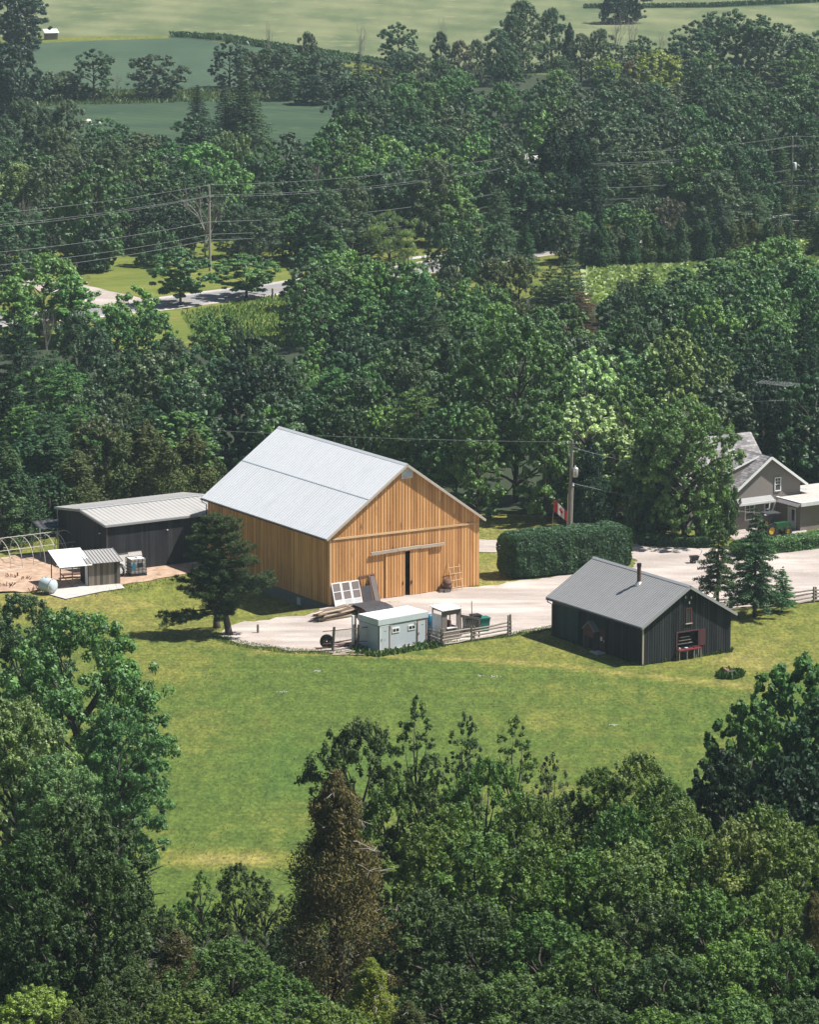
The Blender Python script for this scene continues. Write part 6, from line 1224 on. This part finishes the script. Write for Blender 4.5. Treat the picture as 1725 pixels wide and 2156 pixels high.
for i, (X, Y, s) in enumerate(((162, 256, .8), (185, 256, 1.0), (205, 258, .9))):
    t = thing('field_stone', ['left pale stone at the edge of the lower crop field', 'middle pale stone at the edge of the lower crop field', 'right pale stone at the edge of the lower crop field'][i], 'stone', G(X, Y+6)); MB().tube([(0, 0, 0), (.1, 0, s*.6), (.2, .1, s)], [s, s*.8, s*.3], 7).build('rock', 'stone_chip', t)

# ------------------------------------------------------------------ the pine in front of the barn
def hero_pine():
    rng = np.random.default_rng(77); R_ = random.Random(77); b0 = G(482, 1337); b2 = G(456, 1322); tm = MB(); CC = []; CR = []; VC = []
    H0 = atY(470, 1088, b0.y).z-b0.z
    tm.tube([(0, 0, -.4), (0, 0, .1), (-.3, 0, 1.8), (-.9, 0, 4.2), (-1.2, .1, 7.0), (-1.0, .1, H0-.6)], [.42, .33, .27, .22, .14, .04], 9)
    d2 = b2-b0; tm.tube([d2+Vector((0, 0, -.4)), d2+Vector((0, 0, .6)), d2+Vector((-.05, 0, 2.2)), Vector((-1.6, .8, 4.5))], [.38, .3, .24, .14], 8)
    prof = [(2.0, 6.8, .7), (2.5, 6.2, 1.4), (3.2, 4.4, 3.9), (3.9, 4.3, 4.7), (4.7, 3.4, 4.2), (5.5, 2.7, 3.9), (6.3, 2.4, 3.6), (7.1, 2.6, 3.0), (7.9, 2.4, 2.6), (8.7, 2.2, 2.4), (9.3, 1.9, 2.1), (9.9, 1.2, 1.5)]
    for z, rl, rr in prof:
        n = 9 if z < 7 else 8
        for i in range(n):
            ph = 2*math.pi*(i+R_.random()*.6)/n; c = math.cos(ph); ext = (rr if c > 0 else rl)*abs(c)+(2.9*(1-z/14) if z > 2.9 else .4)*(1-abs(c)); L = ext*R_.uniform(.72, 1.08)
            z0 = z+R_.uniform(-.3, .3); st = Vector((-.3*min(z/2, 3.2), .05, z0)); rise = (.14 if z > 2.9 else -.16)*L
            tip = st+Vector((c*L, math.sin(ph)*L*.85, rise)); limb(tm, st, tip, .09, .02, R_, 4, 4, .08)
            k = max(3, int(L/.36))
            for j in range(k):
                f = (j+1)/k
                if f < .42 and R_.random() < .75: continue
                for _ in range(4):
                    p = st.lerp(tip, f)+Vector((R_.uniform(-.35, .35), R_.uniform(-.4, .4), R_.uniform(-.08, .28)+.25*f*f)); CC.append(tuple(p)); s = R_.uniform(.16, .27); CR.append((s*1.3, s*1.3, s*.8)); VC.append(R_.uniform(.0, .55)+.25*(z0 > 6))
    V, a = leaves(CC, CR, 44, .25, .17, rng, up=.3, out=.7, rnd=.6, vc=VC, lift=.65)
    V = V[V[:, :, 2].min(1) > .15]; a = a[:len(V)]
    PROTO['HP'] = None
    r = thing('pine_tree', 'dark spreading pine with a bent double trunk in front of the barn', 'pine tree', b0)
    tm.a = [R_.random() for _ in tm.f]; t = tm.build('trunk', 'bark', r, True)
    me = quads_mesh('hero_pine_crown', V, a, 'needle'); c = bpy.data.objects.new('crown', me); col.objects.link(c); c.parent = r; c.color = (.066, .098, .046, 1)
hero_pine()

# ------------------------------------------------------------------ grass and weeds nobody could count
def tufts(name, n, area, size, tint, seed, dens=None, mk='leaf', lab=None, wd=.5, keep=None):
    rng = np.random.default_rng(seed); pts = []
    xs = [p[0] for p in area]; ys = [p[1] for p in area]; k = 0
    while len(pts) < n and k < n*8:
        k += 1; X, Y = rng.uniform(min(xs), max(xs)), rng.uniform(min(ys), max(ys))
        if inpoly(X, Y, area) and (dens is None or rng.random() < dens(X, Y)):
            g = G(X, Y); pts.append((g.x, g.y, g.z))
    p = np.array(pts); m = len(p); hgt = size*(.4+rng.random(m)**2*1.2); ang = rng.random(m)*6.283; w = hgt*wd
    T_ = np.stack([np.cos(ang), np.sin(ang), 0*ang], 1); ln = np.stack([rng.normal(size=m)*.35, rng.normal(size=m)*.35, np.ones(m)], 1)*hgt[:, None]
    V = np.stack([p-T_*w[:, None]*.5, p+T_*w[:, None]*.5, p+T_*w[:, None]*.25+ln, p-T_*w[:, None]*.35+ln*.9], 1)
    me = quads_mesh(name, V, rng.random(m), mk); o = bpy.data.objects.new(name, me); col.objects.link(o); o.color = (*tint, 1); tag(o, lab, name.replace('_', ' '), kind='stuff')
tufts('field_grass', 9000, [(150, 1400), (700, 1395), (1200, 1410), (1650, 1455), (1660, 1760), (560, 1870), (0, 2030), (0, 1800), (250, 1600)], .09, (.10, .165, .04), 5, lab='rough unmown grass of the open meadow')
tufts('verge_weeds', 9000, [(380, 660), (620, 615), (640, 730), (420, 730)], .3, (.12, .18, .05), 6, lab='tall green weeds between the road and the wood')
tufts('bean_plants', 16000, [(1235, 556), (1500, 530), (1725, 500), (1725, 600), (1240, 640)], .45, (.24, .29, .14), 9, lab='pale leafy crop in the small field by the cedar row', wd=1.2)
tufts('yard_weeds', 1100, [(736, 1366), (760, 1362), (797, 1376), (850, 1366), (900, 1352), (950, 1360), (900, 1368), (800, 1384), (750, 1380)], .26, (.055, .10, .03), 7, lab='dark weeds along the foot of the blue office and fence')
tufts('yard_weeds', 900, [(1300, 1384), (1352, 1402), (1540, 1374), (1545, 1369), (1530, 1366), (1352, 1396)], .25, (.045, .085, .02), 8, lab='tufts of grass along the cabin foot')
tufts('stump_grass', 700, [(1508, 1424), (1520, 1417), (1556, 1417), (1568, 1424), (1552, 1431), (1520, 1431)], .4, (.04, .085, .02), 10, lab='ring of long dark grass round the stump')
tufts('hedgerow_growth', 14000, [(360, 73), (480, 80), (560, 94), (700, 114), (870, 142), (870, 150), (680, 118), (540, 99), (470, 86), (360, 78)], .8, (.05, .09, .045), 15, lab='low dark growth along the edge of the far crop field')
tufts('hedgerow_growth', 6000, [(1230, 15), (1480, 13), (1725, 2), (1725, 5), (1500, 16), (1230, 18)], .8, (.05, .09, .045), 16, lab='low dark line of growth across the pale field at the top right')
tufts('field_edge_growth', 12000, [(-10, 190), (760, 190), (760, 210), (400, 216), (150, 222), (-10, 234)], .5, (.08, .115, .055), 17, lab='rough grass strip between the two crop fields')
tufts('yard_edge_grass', 5000, [(452, 1330), (520, 1352), (600, 1365), (700, 1371), (740, 1371), (740, 1380), (600, 1376), (500, 1362), (440, 1345)], .1, (.12, .16, .05), 18, lab='ragged grass along the left edge of the gravel')
tufts('yard_edge_grass', 5000, [(905, 1362), (1073, 1342), (1165, 1326), (1165, 1317), (1073, 1334), (985, 1348), (905, 1354)], .1, (.12, .16, .05), 19, lab='ragged grass along the gravel edge under the rail fence')
tufts('pad_weeds', 800, [(175, 1246), (255, 1230), (380, 1212), (470, 1215), (300, 1245), (200, 1256)], .1, (.08, .14, .03), 11, lab='fresh green grass along the dirt by the plank shed')
for i, (X, Y) in enumerate(((668, 1414), (598, 1458), (1010, 1424), (1040, 1426), (1295, 1528))):
    t = thing('pale_patch', ['white sheet scrap lying in the meadow below the blue office', 'pale stones in the meadow left of centre', 'left white flower clump in the meadow', 'right white flower clump in the meadow', 'white flower clump low in the meadow'][i], 'patch', G(X, Y)); b = MB()
    for _ in range(9): x, y = random.gauss(0, .22), random.gauss(0, .12); b.beam((x, y, .02), (x+.09, y+.03, .07), .07, .04)
    b.build('pieces', 'stone_chip' if i else 'white_paint', t)

# ------------------------------------------------------------------ labels and groups of the trees
ORD = 'first second third fourth fifth sixth seventh eighth ninth tenth eleventh twelfth thirteenth fourteenth fifteenth sixteenth seventeenth eighteenth nineteenth twentieth'.split()
def zone(t):
    g, X = t['gy'], t['X']
    row = 'by far fields' if g > 800 else 'beyond the road' if g > 560 else 'in the middle wood' if g > 425 else 'behind the farmyard' if g > 340 else 'in the foreground' if g > 200 else 'at the bottom edge'
    pr = 'above' if g > 340 else 'below'
    c = ['the dark shed', 'the big barn', 'the tall hedge', 'the grey house' if g > 340 else 'the cabin'][0 if X < 430 else 1 if X < 1010 else 2 if X < 1340 else 3]
    return row, pr+' '+c
groups = {}
for t in TREES:
    row, c = zone(t); t['row'] = row; kn = t['k'].replace('_', ' ')
    t['o']['group'] = ('narrow cedars in a row by the road' if t['o'].name.startswith('cedar') and False else kn+'s '+row)
    if not t['label']: groups.setdefault((row, c, t['k'], t['tone']), []).append(t)
for (row, c, k, tone), L in groups.items():
    L.sort(key=lambda t: t['X']); kn = k.replace('_', ' ')
    for i, t in enumerate(L):
        tn = TONE[tone][0]
        if len(L) == 1: s = f"{tn} {kn} {row}, {c}"
        else:
            pl = 'bushes' if kn == 'bush' else kn+'s'
            s = f"{ORD[min(i, 19)]} from left of {tn} {pl} {row}, {c}"
        t['o']['label'] = s

# ------------------------------------------------------------------ camera, light, air
cam = bpy.data.cameras.new('camera'); co = bpy.data.objects.new('camera', cam); col.objects.link(co)
co.location = (0, 0, HC); co.rotation_euler = (math.pi/2-P, 0, 0)
cam.sensor_fit = 'VERTICAL'; cam.sensor_height = 24; cam.lens = F/2156*24; cam.clip_start = 1; cam.clip_end = 12000
scene.camera = co
AZ, EL = R(3), R(57)
sd = Vector((math.cos(EL)*math.cos(AZ), math.cos(EL)*math.sin(AZ), math.sin(EL)))
sun = bpy.data.lights.new('sun', 'SUN'); sun.energy = 5; sun.angle = R(.53); sun.color = (1, .96, .90)
so = bpy.data.objects.new('sun', sun); col.objects.link(so); so.rotation_euler = sd.to_track_quat('Z', 'Y').to_euler()
w = bpy.data.worlds.new('World'); scene.world = w; w.use_nodes = True; nt = w.node_tree; nt.nodes.clear()
sk = nt.nodes.new('ShaderNodeTexSky'); sk.sky_type = 'NISHITA'; sk.sun_disc = False; sk.sun_elevation = EL; sk.sun_rotation = math.pi/2-AZ
bg = nt.nodes.new('ShaderNodeBackground'); bg.inputs[1].default_value = .05; ow = nt.nodes.new('ShaderNodeOutputWorld')
nt.links.new(sk.outputs[0], bg.inputs[0]); nt.links.new(bg.outputs[0], ow.inputs[0])
hz = MB().box(-1000, 1000, -60, 3300, -2, 95, .5)
hm = bpy.data.materials.new('haze'); hm.use_nodes = True; nt = hm.node_tree; nt.nodes.clear()
vo = nt.nodes.new('ShaderNodeVolumePrincipled'); vo.inputs['Density'].default_value = .00009; vo.inputs['Color'].default_value = (.72, .93, 1, 1); vo.inputs['Anisotropy'].default_value = .1
oo = nt.nodes.new('ShaderNodeOutputMaterial'); nt.links.new(vo.outputs[0], oo.inputs['Volume'])
ho = hz.build('haze', hm); tag(ho, kind='stuff', label='thin blue summer haze hanging over the whole valley')
scene.view_settings.view_transform = 'Standard'; scene.view_settings.look = 'None'; scene.view_settings.exposure = .78; scene.view_settings.gamma = 1
scene.cycles.max_bounces = 6; scene.cycles.diffuse_bounces = 3; scene.cycles.transmission_bounces = 4; scene.cycles.volume_bounces = 0
scene.cycles.use_adaptive_sampling = True
